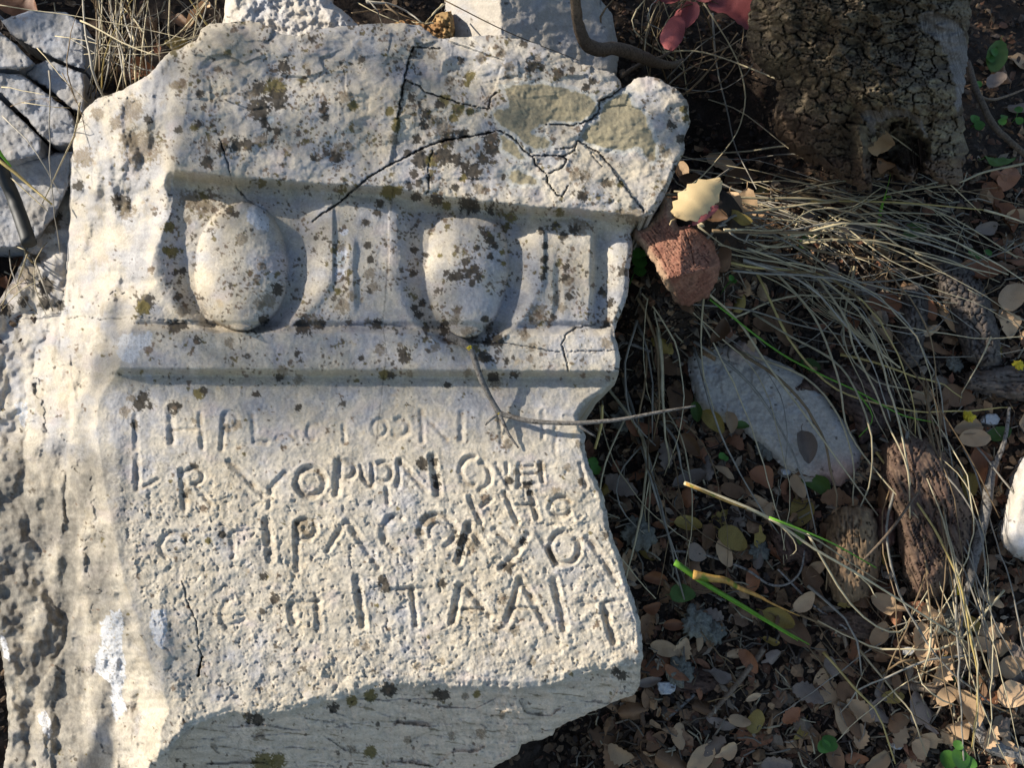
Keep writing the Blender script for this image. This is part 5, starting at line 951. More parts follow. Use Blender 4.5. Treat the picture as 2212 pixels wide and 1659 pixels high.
H1 = [ # px, py, angle, length px, tone, shape, lift
 (1555, 355, 20, 70, 'tan', 'oval', .04), (1600, 392, -20, 85, 'dark brown', 'oval', .04), (1490, 400, 40, 60, 'dark brown', 'oval', .07), (1470, 372, 70, 55, 'tan', 'oval', .08), (1580, 440, 85, 62, 'tan', 'oval', .06), (1617, 442, 85, 78, 'tan', 'oval', .06), (1594, 470, 25, 62, 'yellowish', 'oval', .07), (1540, 470, 10, 60, 'dark brown', 'oval', .05), (1650, 480, 10, 50, 'dark brown', 'narrow', .05),
 (2158, 345, 0, 70, 'green', 'narrow', .02), (2175, 385, -50, 75, 'rusty', 'oval', .02), (2170, 470, 60, 75, 'rusty', 'oval', .02), (2190, 560, 10, 70, 'rusty', 'broad', .01), (2110, 595, 0, 95, 'rusty', 'oval', .03), (2185, 640, -60, 90, 'tan', 'oval', .03), (2175, 700, 70, 65, 'tan', 'broad', .02), (2065, 855, 10, 70, 'dark brown', 'broad', .02), (1990, 860, -10, 55, 'tan', 'oval', .02), (1885, 690, -50, 50, 'tan', 'spiny', .03), (1910, 725, 45, 45, 'tan', 'spiny', .03), (1970, 725, -10, 55, 'tan', 'narrow', .02), (2005, 665, 60, 60, 'rusty', 'oval', .03), (2145, 760, 40, 45, 'yellowish', 'spiny', .02),
 (1553, 715, -60, 60, 'dark brown', 'oval', .06), (1690, 715, 75, 75, 'dark brown', 'spiny', .05), (1655, 700, 20, 60, 'dark brown', 'oval', .05), (1565, 1020, 35, 50, 'tan', 'narrow', .02), (1740, 965, 80, 75, 'grey brown', 'oval', .055), (1540, 910, 45, 65, 'yellowish', 'oval', .045), (1576, 912, 80, 50, 'tan', 'oval', .045), (1600, 921, 0, 36, 'green', 'oval', .045), (1505, 890, 80, 45, 'green', 'oval', .05), (1585, 1060, 20, 60, 'dark brown', 'oval', .02), (1645, 1035, 30, 60, 'rusty', 'broad', .03),
 (2090, 923, -10, 65, 'tan', 'oval', .03), (2105, 945, 0, 72, 'tan', 'oval', .035), (2155, 940, -20, 60, 'green', 'oval', .02), (2040, 1010, 65, 75, 'tan', 'oval', .03), (2120, 1010, 60, 90, 'rusty', 'oval', .02), (1930, 1035, 80, 70, 'tan', 'oval', .02), (1725, 1050, 65, 55, 'tan', 'oval', .02), (1795, 985, -20, 65, 'grey brown', 'oval', .02),
 (1435, 1400, 15, 62, 'tan', 'oval', .02), (1408, 1310, -20, 40, 'rusty', 'oval', .02), (1485, 1135, 10, 60, 'yellowish', 'oval', .02), (1580, 1165, 35, 68, 'yellowish', 'broad', .03), (1562, 1195, 65, 62, 'tan', 'oval', .03), (1530, 1160, 100, 60, 'dark brown', 'oval', .02), (1474, 1285, 0, 55, 'green', 'broad', .025), (1680, 1335, 25, 70, 'yellowish', 'oval', .03), (1712, 1365, 40, 90, 'dark brown', 'broad', .03), (1735, 1300, -40, 62, 'tan', 'oval', .03), (1665, 1385, 25, 36, 'yellowish', 'oval', .02),
 (1745, 1500, 25, 72, 'grey brown', 'spiny', .03), (1832, 1500, 20, 60, 'dark brown', 'broad', .02), (1928, 1505, -5, 50, 'yellowish', 'oval', .02), (1990, 1390, 80, 92, 'tan', 'oval', .04), (2015, 1330, 35, 62, 'tan', 'oval', .03), (1920, 1305, 20, 80, 'tan', 'torn', .03), (2035, 1450, -65, 70, 'tan', 'spiny', .03), (1898, 1370, -60, 60, 'tan', 'oval', .02), (2060, 1395, 15, 70, 'tan', 'oval', .02), (2115, 1395, 10, 60, 'tan', 'oval', .02), (2090, 1530, 60, 85, 'tan', 'oval', .03), (2140, 1430, 75, 62, 'tan', 'oval', .03), (2185, 1440, -30, 60, 'tan', 'broad', .03), (2190, 1500, -20, 72, 'tan', 'broad', .03), (2070, 1565, -25, 55, 'tan', 'oval', .02), (2110, 1580, 80, 40, 'rusty', 'oval', .02),
 (1995, 1540, 65, 90, 'grey brown', 'torn', .02), (1840, 1565, 60, 75, 'dark brown', 'narrow', .02), (1800, 1630, 70, 70, 'dark brown', 'oval', .02), (1850, 1640, 0, 50, 'rusty', 'oval', .02), (2015, 1600, 5, 60, 'tan', 'torn', .02), (1470, 1590, 90, 55, 'tan', 'oval', .02), (1510, 1480, 80, 60, 'rusty', 'narrow', .02), (1675, 1650, 0, 70, 'grey brown', 'spiny', .02), (1455, 1350, 0, 45, 'rusty', 'oval', .02), (1510, 1385, 90, 45, 'tan', 'narrow', .02), (1437, 985, 85, 60, 'grey brown', 'lobed', .03), (1380, 920, 20, 62, 'rusty', 'oval', .04), (1400, 960, -30, 60, 'dark brown', 'oval', .03),
 (345, 110, 70, 36, 'rusty', 'oval', .06), (306, 155, -10, 60, 'rusty', 'broad', .07), (430, 30, -50, 75, 'tan', 'oval', .05), (255, 95, 70, 60, 'tan', 'oval', .02), (45, 12, 15, 90, 'rusty', 'broad', .05), (395, 45, 40, 50, 'dark brown', 'oval', .04), (30, 560, 20, 60, 'rusty', 'oval', .0), (15, 610, 60, 40, 'rusty', 'oval', .02), (1440, 780, 60, 70, 'dark brown', 'oval', .03), (1490, 960, 50, 60, 'dark brown', 'oval', .03), (1795, 1440, 70, 42, 'grey brown', 'broad', .02)]
leaf(1510, 428, -40, 140, 'cream', 'spiny', .13, .1, label='large curled cream leaf in full sun between red bark chunk and trunk')
leaf(1525, 462, -35, 75, 'pink', 'narrow', .13, .3, label='small pinkish red leaf curled under the sunlit cream leaf')
for a in H1: leaf(*a[:6], a[6], .18)
AVOID = [BLOCK, [(1500, 720), (1560, 750), (1700, 800), (1790, 890), (1840, 990), (1780, 1030), (1640, 950), (1510, 860)], [(1800, 1100), (1890, 1110), (1890, 1280), (1795, 1290)], [(1910, 960), (2040, 980), (2090, 1150), (1990, 1285)], [(1620, -50), (2110, -50), (2090, 400), (1720, 340)], [(2160, 990), (2300, 990), (2300, 1210), (2170, 1200)], slabs[0][0], slabs[1][0], slabs[3][0], slabs[5][0]]
def free(px, py, m=0):
    return not any(inside(np.array([px]), np.array([py]), p)[0] for p in AVOID)
ZONES = [((1270, 2212, 1000, 1659), 118), ((1370, 2212, 560, 1010), 38), ((2090, 2212, 120, 560), 10), ((1960, 2212, 1330, 1659), 22), ((180, 480, 0, 170), 6), ((1500, 2100, 400, 560), 8)]
taken = [(a[0], a[1]) for a in H1]
for (x0, x1, y0, y1), n in ZONES:
    k = 0; tries = 0
    while k < n and tries < 6000:
        tries += 1; x = random.uniform(x0, x1); y = random.uniform(y0, y1)
        if not free(x, y) or any((x - a) ** 2 + (y - b) ** 2 < 27 ** 2 for a, b in taken): continue
        warm = ss(1250, 1500, y) * ss(1750, 2100, x)
        tone = random.choices(['tan', 'dark brown', 'grey brown', 'rusty', 'yellowish', 'green'], [2.2 + 6 * warm, 4, 2.4, 2.2, .9, .25])[0]
        shape = random.choices(SHAPES, [3.2, 2.0, 1.4, 3.0, .9, 2.4])[0]
        leaf(x, y, random.uniform(0, 360), random.choice([random.uniform(38, 60), random.uniform(50, 80)]), tone, shape, random.uniform(.006, .03), .3, flip=random.random() < .4); taken.append((x, y)); k += 1

# crumbled litter between them: nobody could count it
def litter(n, region, size, cols, lift, name, flat=True, seed=1):
    r = np.random.default_rng(seed); px = r.uniform(region[0], region[1], n); py = r.uniform(region[2], region[3], n)
    P = G(px, py, 0.0); lf = r.uniform(0, lift, n); P = P + NG * lf[:, None]
    L = r.uniform(size[0], size[1], n) * r.uniform(.5, 1, n); a = r.normal(size=(n, 3)); a -= NG * (a @ NG)[:, None] * .75; a /= np.linalg.norm(a, axis=1)[:, None]
    nn = NG + r.normal(size=(n, 3)) * .35; b = np.cross(nn, a); b /= np.linalg.norm(b, axis=1)[:, None]; c = np.cross(a, b)
    m = 6; th = np.arange(m) * 2 * math.pi / m; wd = r.uniform(.25, .8, n)
    rad = r.uniform(.6, 1.15, (n, m))
    R = P[:, None] + L[:, None, None] * rad[..., None] * (np.cos(th)[None, :, None] * a[:, None] + wd[:, None, None] * np.sin(th)[None, :, None] * b[:, None] + r.normal(size=(n, m))[..., None] * .16 * c[:, None])
    cen = P + c * (L * r.uniform(-.3, .5, n))[:, None]
    V = np.concatenate([R, cen[:, None]], 1).reshape(-1, 3); i = np.arange(n)[:, None] * (m + 1)
    T = np.concatenate([np.stack([i[:, 0] + k, i[:, 0] + (k + 1) % m, i[:, 0] + m], -1) for k in range(m)])
    cc = np.array(cols)[r.integers(0, len(cols), n)] * r.uniform(.6, 1.4, n)[:, None]
    mk(name, V, [T], 'debris', colour=np.repeat(cc, m + 1, 0), smooth=False, kind='stuff', origin=(0, 0, 0))
BR = [(.04, .026, .017), (.075, .045, .026), (.11, .07, .04), (.03, .02, .015), (.15, .10, .06), (.085, .042, .025), (.06, .046, .036)]
litter(15000, (1180, 2330, -60, 1760), (.004, .013), BR, .012, 'leaf_litter', seed=3)
litter(2600, (1270, 2300, 330, 1760), (.009, .021), [(.26, .16, .085), (.20, .12, .065), (.14, .085, .05), (.22, .17, .12), (.17, .08, .045)], .018, 'leaf_litter', seed=6)
litter(4200, (-150, 1400, -120, 700), (.004, .013), BR, .012, 'leaf_litter', seed=4)
litter(4500, (-1000, 1250, 1500, 2500), (.004, .014), BR, .012, 'leaf_litter', seed=9)
litter(3000, (-1200, 60, 500, 1600), (.004, .014), BR, .012, 'leaf_litter', seed=10)
litter(9000, (1180, 2330, 300, 1760), (.0015, .004), BR + [(.15, .12, .08), (.03, .02, .015)], .016, 'crumbs', seed=5)
def sticks(n, region, name, seed):
    r = np.random.default_rng(seed); Ps = []; Cc = []
    parts = []
    for i in range(n):
        x, y = r.uniform(region[0], region[1]), r.uniform(region[2], region[3]); a = r.uniform(0, 6.28); L = r.uniform(14, 60); w = r.normal(0, .18)
        xs = np.array([x, x + L * .5 * math.cos(a), x + L * math.cos(a + w)]); ys = np.array([y, y + L * .5 * math.sin(a), y + L * math.sin(a + w)])
        Ps.append((xs, ys, r.uniform(.002, .018), r.uniform(.0006, .0017), r.integers(0, 4)))
    XS = np.array([p[0] for p in Ps]); YS = np.array([p[1] for p in Ps]); W = G(XS, YS, 0.0) + NG * (np.array([p[2] for p in Ps])[:, None, None]) + NG * r.uniform(0, .008, XS.shape)[..., None]
    pal = np.array([(.20, .17, .13), (.10, .075, .05), (.28, .24, .16), (.06, .045, .035)])
    for i in range(n):
        V, Fc = tube_geo(W[i], Ps[i][3], 4); parts.append((V, Fc)); Cc.append(np.tile(pal[Ps[i][4]] * r.uniform(.7, 1.3), (len(V), 1)))
    V, Fc = join_geo(parts); mk(name, V, Fc, 'debris', colour=np.vstack(Cc), kind='stuff', origin=(0, 0, 0))
sticks(1500, (1250, 2260, 380, 1700), 'twig_litter', 7)
sticks(250, (-60, 480, -60, 660), 'twig_litter', 8)
# ------------------------------------------------------------------ dry grass
GS = ('straw_pale', 'straw_grey', 'straw_brown', 'straw_yellow')
TW = {'straw_pale': 'pale straw', 'straw_grey': 'grey', 'straw_brown': 'brown', 'straw_yellow': 'yellow', 'blade_green': 'green', 'blade_orange': 'orange'}
PXM = .00076
KINK = [0]
def stalk(pts, r=1.6, mat='straw_pale', n=None, label=None, flat=1.0, name='grass_stalk', group='dry grass stalks', taper=.45, at=G, cat='grass stalk', sides=4, parent=None, todo=True):
    """pts: (px, py, height above the soil)"""
    pts = [tuple(p) if len(p) == 3 else (*p, .02) for p in pts]
    W = np.array([np.asarray(at(float(a), float(b), c)) for a, b, c in pts])
    L = sum(math.dist(pts[i][:2], pts[i + 1][:2]) for i in range(len(pts) - 1)); n = n or int(min(26, max(7, L / 28)))
    P = catmull(W, n); R = r * PXM * np.linspace(1, taper, n)
    if todo and label is None and parent is None:      # dead stalks are bent, split and nodded
        P = P + np.stack([fbm(np.linspace(0, n / 5., n), np.full(n, W[0][0] * 91 + i * 3.3), 950 + i, 3) for i in range(3)], -1) * .007
        if random.random() < .4:
            k = random.randrange(n // 3, n - 2); ax = (P[-1] - P[k]); off = np.cross(ax, NG) * random.uniform(-.35, .35); P[k:] += off * np.linspace(0, 1, n - k)[:, None]
        R = R * (1 + .25 * (np.arange(n) % random.randrange(4, 7) == 0))
        flat = random.choice([1.0, .5, .3, .3]); R = R * (1.35 if flat < .4 else 1)
    
    V, Fc = tube_geo(P, R, sides, flat, random.uniform(-2, 2) if flat < .6 else 0)
    o = mk(name, V, Fc, mat, parent=parent, origin=W[0])
    if parent is not None: return o
    if group: o['group'] = group
    if label: tag(o, label, cat)
    elif todo:
        m = pts[len(pts) // 2]; x, y = (m[0], m[1]) if len(pts) % 2 else ((pts[0][0] + pts[-1][0]) / 2, (pts[0][1] + pts[-1][1]) / 2)
        x0, y0, x1, y1 = pts[0][0], pts[0][1], pts[-1][0], pts[-1][1]; a = abs(math.degrees(math.atan2(y1 - y0, x1 - x0))) % 180
        TODO.append((o, x, y, 'grass stalk', TW[mat] + ' grass stalk', 'long' if L > 420 else 'short' if L < 200 else 'medium'))
    return o
def family(n, x0, y0, x1, y1, bend=(.0, .1), h=(.02, .05, .02), mats=(4, 4, 1, .1), r=(1.2, 3.0), jit=.006):
    for _ in range(n):
        a = np.array([random.uniform(*x0), random.uniform(*y0)]); b = np.array([random.uniform(*x1), random.uniform(*y1)]); d = b - a; L = np.hypot(*d); nn = np.array([-d[1], d[0]]) / L
        k = random.gauss(bend[0], bend[1] * 1.6) * L; m1 = a + d * .33 + nn * k * .9; m2 = a + d * .68 + nn * k * .8; hz = [max(.004, v + random.gauss(0, jit) + random.uniform(0, v * .5)) for v in (h[0], h[1], h[1], h[2])]
        mt = random.choices(GS, mats)[0]
        stalk([(*a, hz[0]), (*m1, hz[1]), (*m2, hz[2]), (*b, hz[3])], random.uniform(*r), mt)
family(18, (1480, 1640), (430, 560), (1640, 1900), (430, 600), (-.03, .08), (.03, .05, .03), (5, 3, 1, .2))
family(20, (1420, 1680), (330, 470), (1850, 2240), (395, 560), (-.03, .05), (.03, .05, .03))
family(10, (1640, 1800), (390, 450), (2000, 2240), (500, 640), (-.02, .04), (.03, .06, .04))
family(9, (1440, 1620), (470, 600), (1880, 2080), (860, 1130), (-.20, .05), (.04, .08, .03), (5, 4, 1, .3))
family(9, (1620, 1800), (430, 560), (2100, 2250), (600, 800), (-.05, .06), (.03, .06, .03))
family(8, (1480, 1640), (640, 760), (1620, 1950), (1050, 1350), (-.06, .08), (.03, .06, .03))
family(13, (1290, 1430), (780, 980), (1380, 1560), (1120, 1330), (-.03, .08), (.02, .05, .02), (2, 4, 3, .2))
family(8, (1370, 1420), (620, 760), (1400, 1460), (900, 1050), (.0, .06), (.04, .07, .02))
family(14, (1820, 2020), (780, 980), (2000, 2140), (1300, 1680), (-.05, .06), (.03, .06, .03), (4, 3, 2, .3))
family(11, (1960, 2120), (960, 1200), (2100, 2230), (1450, 1700), (.0, .06), (.02, .05, .03))
family(7, (1500, 1900), (560, 700), (1900, 2200), (640, 900), (.0, .1), (.02, .05, .02))
family(34, (1450, 2200), (420, 700), (1450, 2212), (430, 760), (.0, .12), (.012, .03, .012), (2, 5, 5, .1), (.7, 1.3))
family(12, (1400, 2150), (1200, 1600), (1450, 2212), (1250, 1659), (.0, .1), (.015, .03, .015), (2, 4, 3, .1), (.8, 1.5))
family(8, (1900, 2212), (1150, 1500), (1700, 2100), (1300, 1659), (.0, .1), (.02, .05, .02))
family(16, (1370, 1500), (60, 210), (1380, 1480), (-60, 20), (.0, .14), (.03, .10, .12), (2, 1, 5, .3))
family(12, (1380, 1500), (130, 250), (1500, 1620), (-40, 160), (.0, .15), (.03, .10, .08), (1, 1, 5, 0))
family(44, (168, 345), (150, 270), (160, 340), (-80, -20), (.0, .05), (.02, .10, .16), (3, 4, 3, .4), (1.2, 2.4))
family(14, (300, 520), (80, 200), (330, 560), (-70, -10), (.0, .08), (.02, .06, .10), (3, 4, 2, .2))
family(12, (120, 480), (20, 140), (300, 760), (0, 150), (.0, .06), (.08, .10, .08), (4, 3, 1, .3), (.9, 1.6))
family(7, (760, 960), (-40, 60), (780, 960), (40, 110), (.0, .06), (.14, .16, .16), (3, 3, 2, 0))
family(8, (-20, 120), (480, 600), (0, 140), (560, 680), (.0, .1), (.02, .05, .02))
family(7, (0, 160), (100, 330), (100, 200), (200, 560), (-.05, .05), (.11, .13, .08), (2, 3, 3, 0), (.8, 1.4))
Z3 = lambda pts, h: [(1447 + a * .3458, b * .3458, c) for (a, b), c in zip(pts, h)]
Z9 = lambda pts, h: [(1447 + a * .3458, 1085 + b * .3458, c) for (a, b), c in zip(pts, h)]
Z6 = lambda pts, h: [(1447 + a * .3458, 546 + b * .3458, c) for (a, b), c in zip(pts, h)]
Z1 = lambda pts, h: [(a * .3458, b * .3458, c) for (a, b), c in zip(pts, h)]
stalk(Z3([(-60, 322), (220, 328), (640, 482), (1100, 690), (1500, 930), (1940, 1330)], (.12, .14, .2, .26, .20, .04)), 2.6, label='long pale stalk crossing in front of the oak trunk and its hollow')
stalk(Z3([(2230, 1018), (1960, 1075), (1800, 1140), (1560, 1180), (1300, 1230), (850, 1450)], (.10, .10, .10, .09, .08, .05)), 2.8, label='thick straw stalk passing just under the hollow of the oak')
stalk(Z3([(880, 1255), (1400, 1262), (1960, 1310)], (.06, .08, .08)), 3.0, 'straw_yellow', label='bright yellow stalk lying level below the oak trunk')
stalk(Z3([(1960, 1310), (2100, 1350), (2300, 1420)], (.08, .08, .06)), 3.2, label='pale thick stalk continuing the yellow stalk to the frame edge')
stalk(Z3([(200, 0), (400, 330), (468, 560), (455, 720), (400, 860), (240, 1060), (75, 1200)], (.16, .14, .12, .12, .12, .13, .15)), 2.2, 'straw_pale', label='long tan stalk looping down between the pink leaf and the cream leaf')
stalk(Z3([(265, 80), (290, 400), (360, 700), (410, 920), (540, 1180)], (.10, .10, .08, .08, .10)), 2.8, 'straw_grey', label='straight grey stem hanging left of the oak trunk')
stalk(Z3([(-20, 490), (180, 290), (420, 120), (560, -20)], (.10, .12, .12, .14)), 1.8, 'straw_grey', label='thin grey stalk crossing below the large pink leaf')
stalk(Z3([(240, 620), (450, 700), (720, 910), (860, 1010)], (.06, .08, .08, .06)), 2.0, label='pale stalk entering the dark gap left of the oak trunk')
stalk(Z3([(2170, 1610), (1800, 1380), (1500, 1260), (1270, 1240)], (.04, .06, .07, .06)), 2.0, label='pale stalk running down right from below the hollow')
stalk(Z3([(330, 1430), (680, 1440), (900, 1300), (1150, 1290), (1330, 1180)], (.08, .09, .08, .08, .10)), 2.2, 'straw_pale')
stalk(Z6([(130, 320), (480, 355), (760, 440), (1100, 520), (1330, 600), (1600, 650), (2000, 640), (2230, 600)], (.06, .08, .08, .06, .05, .05, .05, .05)), 2.4, 'straw_grey', label='long arching grey stalk running level beyond the flat whitish stone')
stalk(Z6([(210, 230), (420, 420), (610, 700), (820, 980), (1000, 1230), (1180, 1480), (1320, 1670)], (.06, .07, .09, .09, .08, .06, .05)), 3.0, 'straw_pale', label='thick tan stalk laid across the middle of the flat whitish stone')
stalk(Z6([(230, 240), (190, 420), (210, 700), (240, 980)], (.07, .08, .09, .07)), 2.2, 'straw_pale')
stalk(Z6([(870, 80), (1090, 400), (1150, 600), (1280, 860), (1360, 1070), (1480, 1340), (1500, 1659)], (.08, .10, .10, .09, .09, .09, .08)), 3.0, 'straw_pale', label='long knotted stalk arching down left of the thick dark dead root')
stalk(Z6([(650, 110), (900, 400), (1050, 780), (1110, 1100), (1300, 1380), (1550, 1659)], (.08, .10, .10, .08, .07, .08)), 3.0, 'straw_pale', label='long stalk from the grass clump to the top of the upright stump')
stalk(Z6([(1250, 500), (1330, 720), (1390, 930), (1480, 1330), (1500, 1600)], (.08, .08, .09, .09, .06)), 2.6, 'straw_pale')
stalk(Z6([(1060, 630), (1300, 690), (1480, 750), (1700, 820), (1820, 910)], (.06, .07, .07, .06, .04)), 2.2, 'straw_yellow')
stalk(Z6([(2005, 525), (1940, 670), (1820, 880)], (.08, .08, .06)), 2.2, label='short upright pale stalk across the scaly grey root')
stalk(Z6([(1530, 0), (1850, 90), (2050, 135)], (.06, .07, .07)), 2.4, label='short pale stalk pointing right above the scaly grey root')
stalk(Z6([(820, 0), (1150, 270), (1290, 460), (1530, 760), (1740, 1060), (1900, 1330), (2060, 1659)], (.09, .10, .09, .08, .08, .06, .05)), 2.8, 'straw_brown', label='long orange brown stalk arching from the clump to the lower right')
stalk(Z6([(250, 290), (650, 600), (900, 740), (1200, 880), (1440, 1010), (1650, 1060)], (.07, .09, .09, .08, .07, .05)), 2.6, 'blade_green', flat=.12, label='long green blade running past the upper end of the flat whitish stone', name='green_grass', group='single grass shoots', cat='grass blade')
stalk(Z6([(1160, 860), (1250, 980), (1260, 1060), (1180, 1150)], (.07, .06, .05, .05)), 2.4, 'blade_green', flat=.12, label='short curled green blade beside the dark knotted root', name='green_grass', group='single grass shoots', cat='grass blade')
stalk(Z9([(90, -120), (400, 0), (560, 70), (700, 150), (900, 290), (1160, 440), (1400, 590), (1700, 780), (1860, 880)], (.27, .26, .25, .23, .21, .18, .14, .09, .05)), 3.2, label='bright sunlit stalk crossing the litter from the block to the upright stump')
stalk(Z9([(100, -115), (380, 5), (480, 40)], (0.330, 0.298, 0.277)), 2.4, 'blade_orange', label='short orange sunlit blade lying along the bright stalk', name='green_grass', group='single grass shoots', flat=.15, cat='grass blade')
stalk(Z9([(620, 95), (850, 185), (1050, 275), (1290, 412)], (.25, .24, .22, .18)), 2.2, 'blade_green', label='thin green stalk above the bright sunlit stalk', name='green_grass', group='single grass shoots', flat=.4, cat='grass blade')
stalk(Z9([(620, 105), (900, 225), (1100, 360), (1300, 492)], (.25, .22, .18, .15)), 1.8, label='thin pale stalk between the green one and the bright one')
stalk(Z9([(860, 195), (960, 370), (1100, 600), (1250, 750), (1390, 815), (1480, 780), (1460, 712)], (.22, .19, .15, .11, .09, .09, .10)), 2.4, label='tan stalk ending in a hook below the upright stump')
stalk(Z9([(690, 145), (770, 230), (790, 300), (750, 335)], (.15, .14, .13, .12)), 1.6, label='small curly tendril hanging from the bright sunlit stalk')
stalk(Z9([(1160, 450), (1240, 510), (1285, 600)], (.12, .10, .09)), 1.8)
stalk(Z9([(30, 375), (230, 515), (460, 650), (640, 760), (870, 890)], (0.330, 0.310, 0.270, 0.220, 0.160)), 4.6, 'blade_green', flat=.10, label='wide bright green grass blade in sunlight right of the block', name='green_grass', group='single grass shoots', taper=.25, n=24, cat='grass blade')
stalk(Z9([(30, 380), (230, 522), (480, 675), (800, 865)], (0.325, 0.297, 0.255, 0.173)), 3.6, 'blade_green', flat=.10, label='second green blade just under the wide bright one', name='green_grass', group='single grass shoots', taper=.3, n=24, cat='grass blade')
stalk(Z9([(145, 452), (250, 475), (350, 490), (430, 535), (560, 590), (640, 635), (810, 712)], (0.330, 0.318, 0.306, 0.284, 0.261, 0.234, 0.187)), 6.5, 'blade_orange', flat=.08, label='wide half green half orange blade in sunlight above the green blades', name='green_grass', group='single grass shoots', taper=.12, n=24, cat='grass blade')
stalk(Z9([(860, 515), (1060, 690), (1150, 840), (1250, 1060)], (.04, .05, .05, .04)), 2.4, 'straw_grey'); stalk(Z9([(960, 940), (1100, 1100), (1280, 1300), (1400, 1640)], (.03, .05, .06, .05)), 2.0, 'straw_yellow')
stalk(Z9([(1200, 920), (1400, 1180), (1510, 1350), (1600, 1600)], (.04, .06, .06, .05)), 2.2, 'straw_pale'); stalk(Z9([(800, 700), (1180, 860), (1500, 1020), (1800, 1180), (2200, 1360)], (.03, .04, .05, .05, .04)), 2.4, 'straw_brown')
stalk(Z1([(505, 128), (600, 172), (760, 262), (900, 320), (1003, 350)], (.16, .17, .18, .19, .20)), 2.6, label='bright white stalk pointing at the upper left edge of the carved block')
stalk(Z1([(-60, 960), (100, 1082), (200, 1170), (325, 1275)], (.14, .14, .13, .12)), 4.2, 'straw_yellow', label='thick yellow stalk lying across the black hose')
stalk(Z1([(-40, 900), (20, 980), (70, 1040)], (.16, .15, .14)), 4.2, 'blade_green', flat=.4, label='short bright green blade above the black hose', name='green_grass', group='single grass shoots', cat='grass blade')
stalk(Z1([(70, 1110), (180, 1210), (300, 1320)], (.12, .12, .10)), 1.8, label='thin pale stalk below the thick yellow one over the hose'); stalk(Z1([(500, 640), (470, 830), (390, 1000), (300, 1200), (265, 1270)], (.10, .10, .10, .09, .08)), 2.4, label='tan stalk sloping down to the black hose')
stalk(Z1([(-20, 1485), (80, 1530), (155, 1560)], (.08, .08, .08)), 2.6, label='short pale stalk in the dark corner below the black hose')
stalk(Z1([(0, 30), (220, 65), (450, 95), (900, 180), (1200, 250)], (.14, .14, .15, .15, .16)), 1.6, label='long thin stalk running level across the dry grass tuft')
stalk(Z1([(880, 60), (760, 200), (900, 40), (930, -30)], (.14, .10, .14, .16)), 1.6); stalk([(960, 0, .28), (1100, 70, .26), (1250, 130, .22)], 1.6, 'straw_brown', label='thin brown stem crossing the two sided boulder')
stalk(Z6([(-60, 1060), (30, 1180), (100, 1420)], (.04, .06, .05)), 2.6, 'straw_grey')
# ------------------------------------------------------------------ twigs, branch, hose
def rod(name, pts, radii, mat, label, cat, at=G, n=40, sides=10, knob=.12, parent=None, group=None):
    W = np.array([np.asarray(at(float(a), float(b), c)) for a, b, c in pts]); P = catmull(W, n)
    R = np.interp(np.linspace(0, 1, n), np.linspace(0, 1, len(radii)), radii) * PXM * (1 + knob * fbm(np.arange(n) / 2.2, np.full(n, pts[0][0] * .1), 900, 2))
    P = P + (fbm(np.arange(n) / 5., np.full(n, pts[0][1] * .1), 901, 2) * R.mean() * .8)[:, None] * NG * 0.5
    V, Fc = tube_geo(P, R, sides)
    if isinstance(mat, tuple): o = mk(name, V, Fc, mat[0], parent=parent, colour=np.tile(mat[1], (len(V), 1)))
    else: o = mk(name, V, Fc, mat, parent=parent, origin=W[0] if parent is None else None)
    if label: tag(o, label, cat, group)
    return o
def FaceAt(px, py, lift): return Fp(px, py, lift)
tw = empty('twig', Fp(1078., 893., .004)); tag(tw, 'forked grey twig with yellow lichen lying on the carved face of the block', 'twig')
bpy.context.view_layer.update()
def sm(pts):   # the twig spans the mouldings: straight runs between the points it rests on
    return pts
def TwAt(px, py, z): return on_plane(px, py, NF, DF, z)
hz = lambda x, y, k=.004: float(face_h(x, y)) + k
rod('stem', [(974, 727, hz(974, 727, .010)), (995, 738, .026), (1016, 754, .027), (1028, 785, .026), (1040, 820, .020), (1052, 845, .014), (1066, 872, .008), (1079, 894, .004)], [7.5, 6.5, 6, 5, 4.6, 4.2, 4.5, 5], 'twig_grey', None, None, at=TwAt, parent=tw)
rod('branch', [(1078, 893, .004), (1100, 899, .005), (1140, 909, .007), (1190, 913, .009), (1250, 914, .011), (1340, 906, .012), (1420, 891, .010), (1502, 877, .006)], [4.8, 4.2, 4, 3.6, 3.6, 3, 2.6, 1.6], 'twig_grey', None, None, at=TwAt, parent=tw)
rod('branch', [(1079, 895, .004), (1088, 915, .003), (1100, 940, .000), (1120, 968, -.004)], [3.6, 3, 2.4, 1.4], 'twig_grey', None, None, at=TwAt, parent=tw, n=18)
rod('branch', [(1074, 896, .003), (1060, 906, .004), (1048, 919, .003)], [3, 2.4, 1.2], 'twig_grey', None, None, at=TwAt, parent=tw, n=10)
rod('branch', [(1248, 914, .011), (1262, 928, .008), (1286, 943, .002)], [3.2, 2.4, 1.5], 'twig_grey', None, None, at=TwAt, parent=tw, n=12)
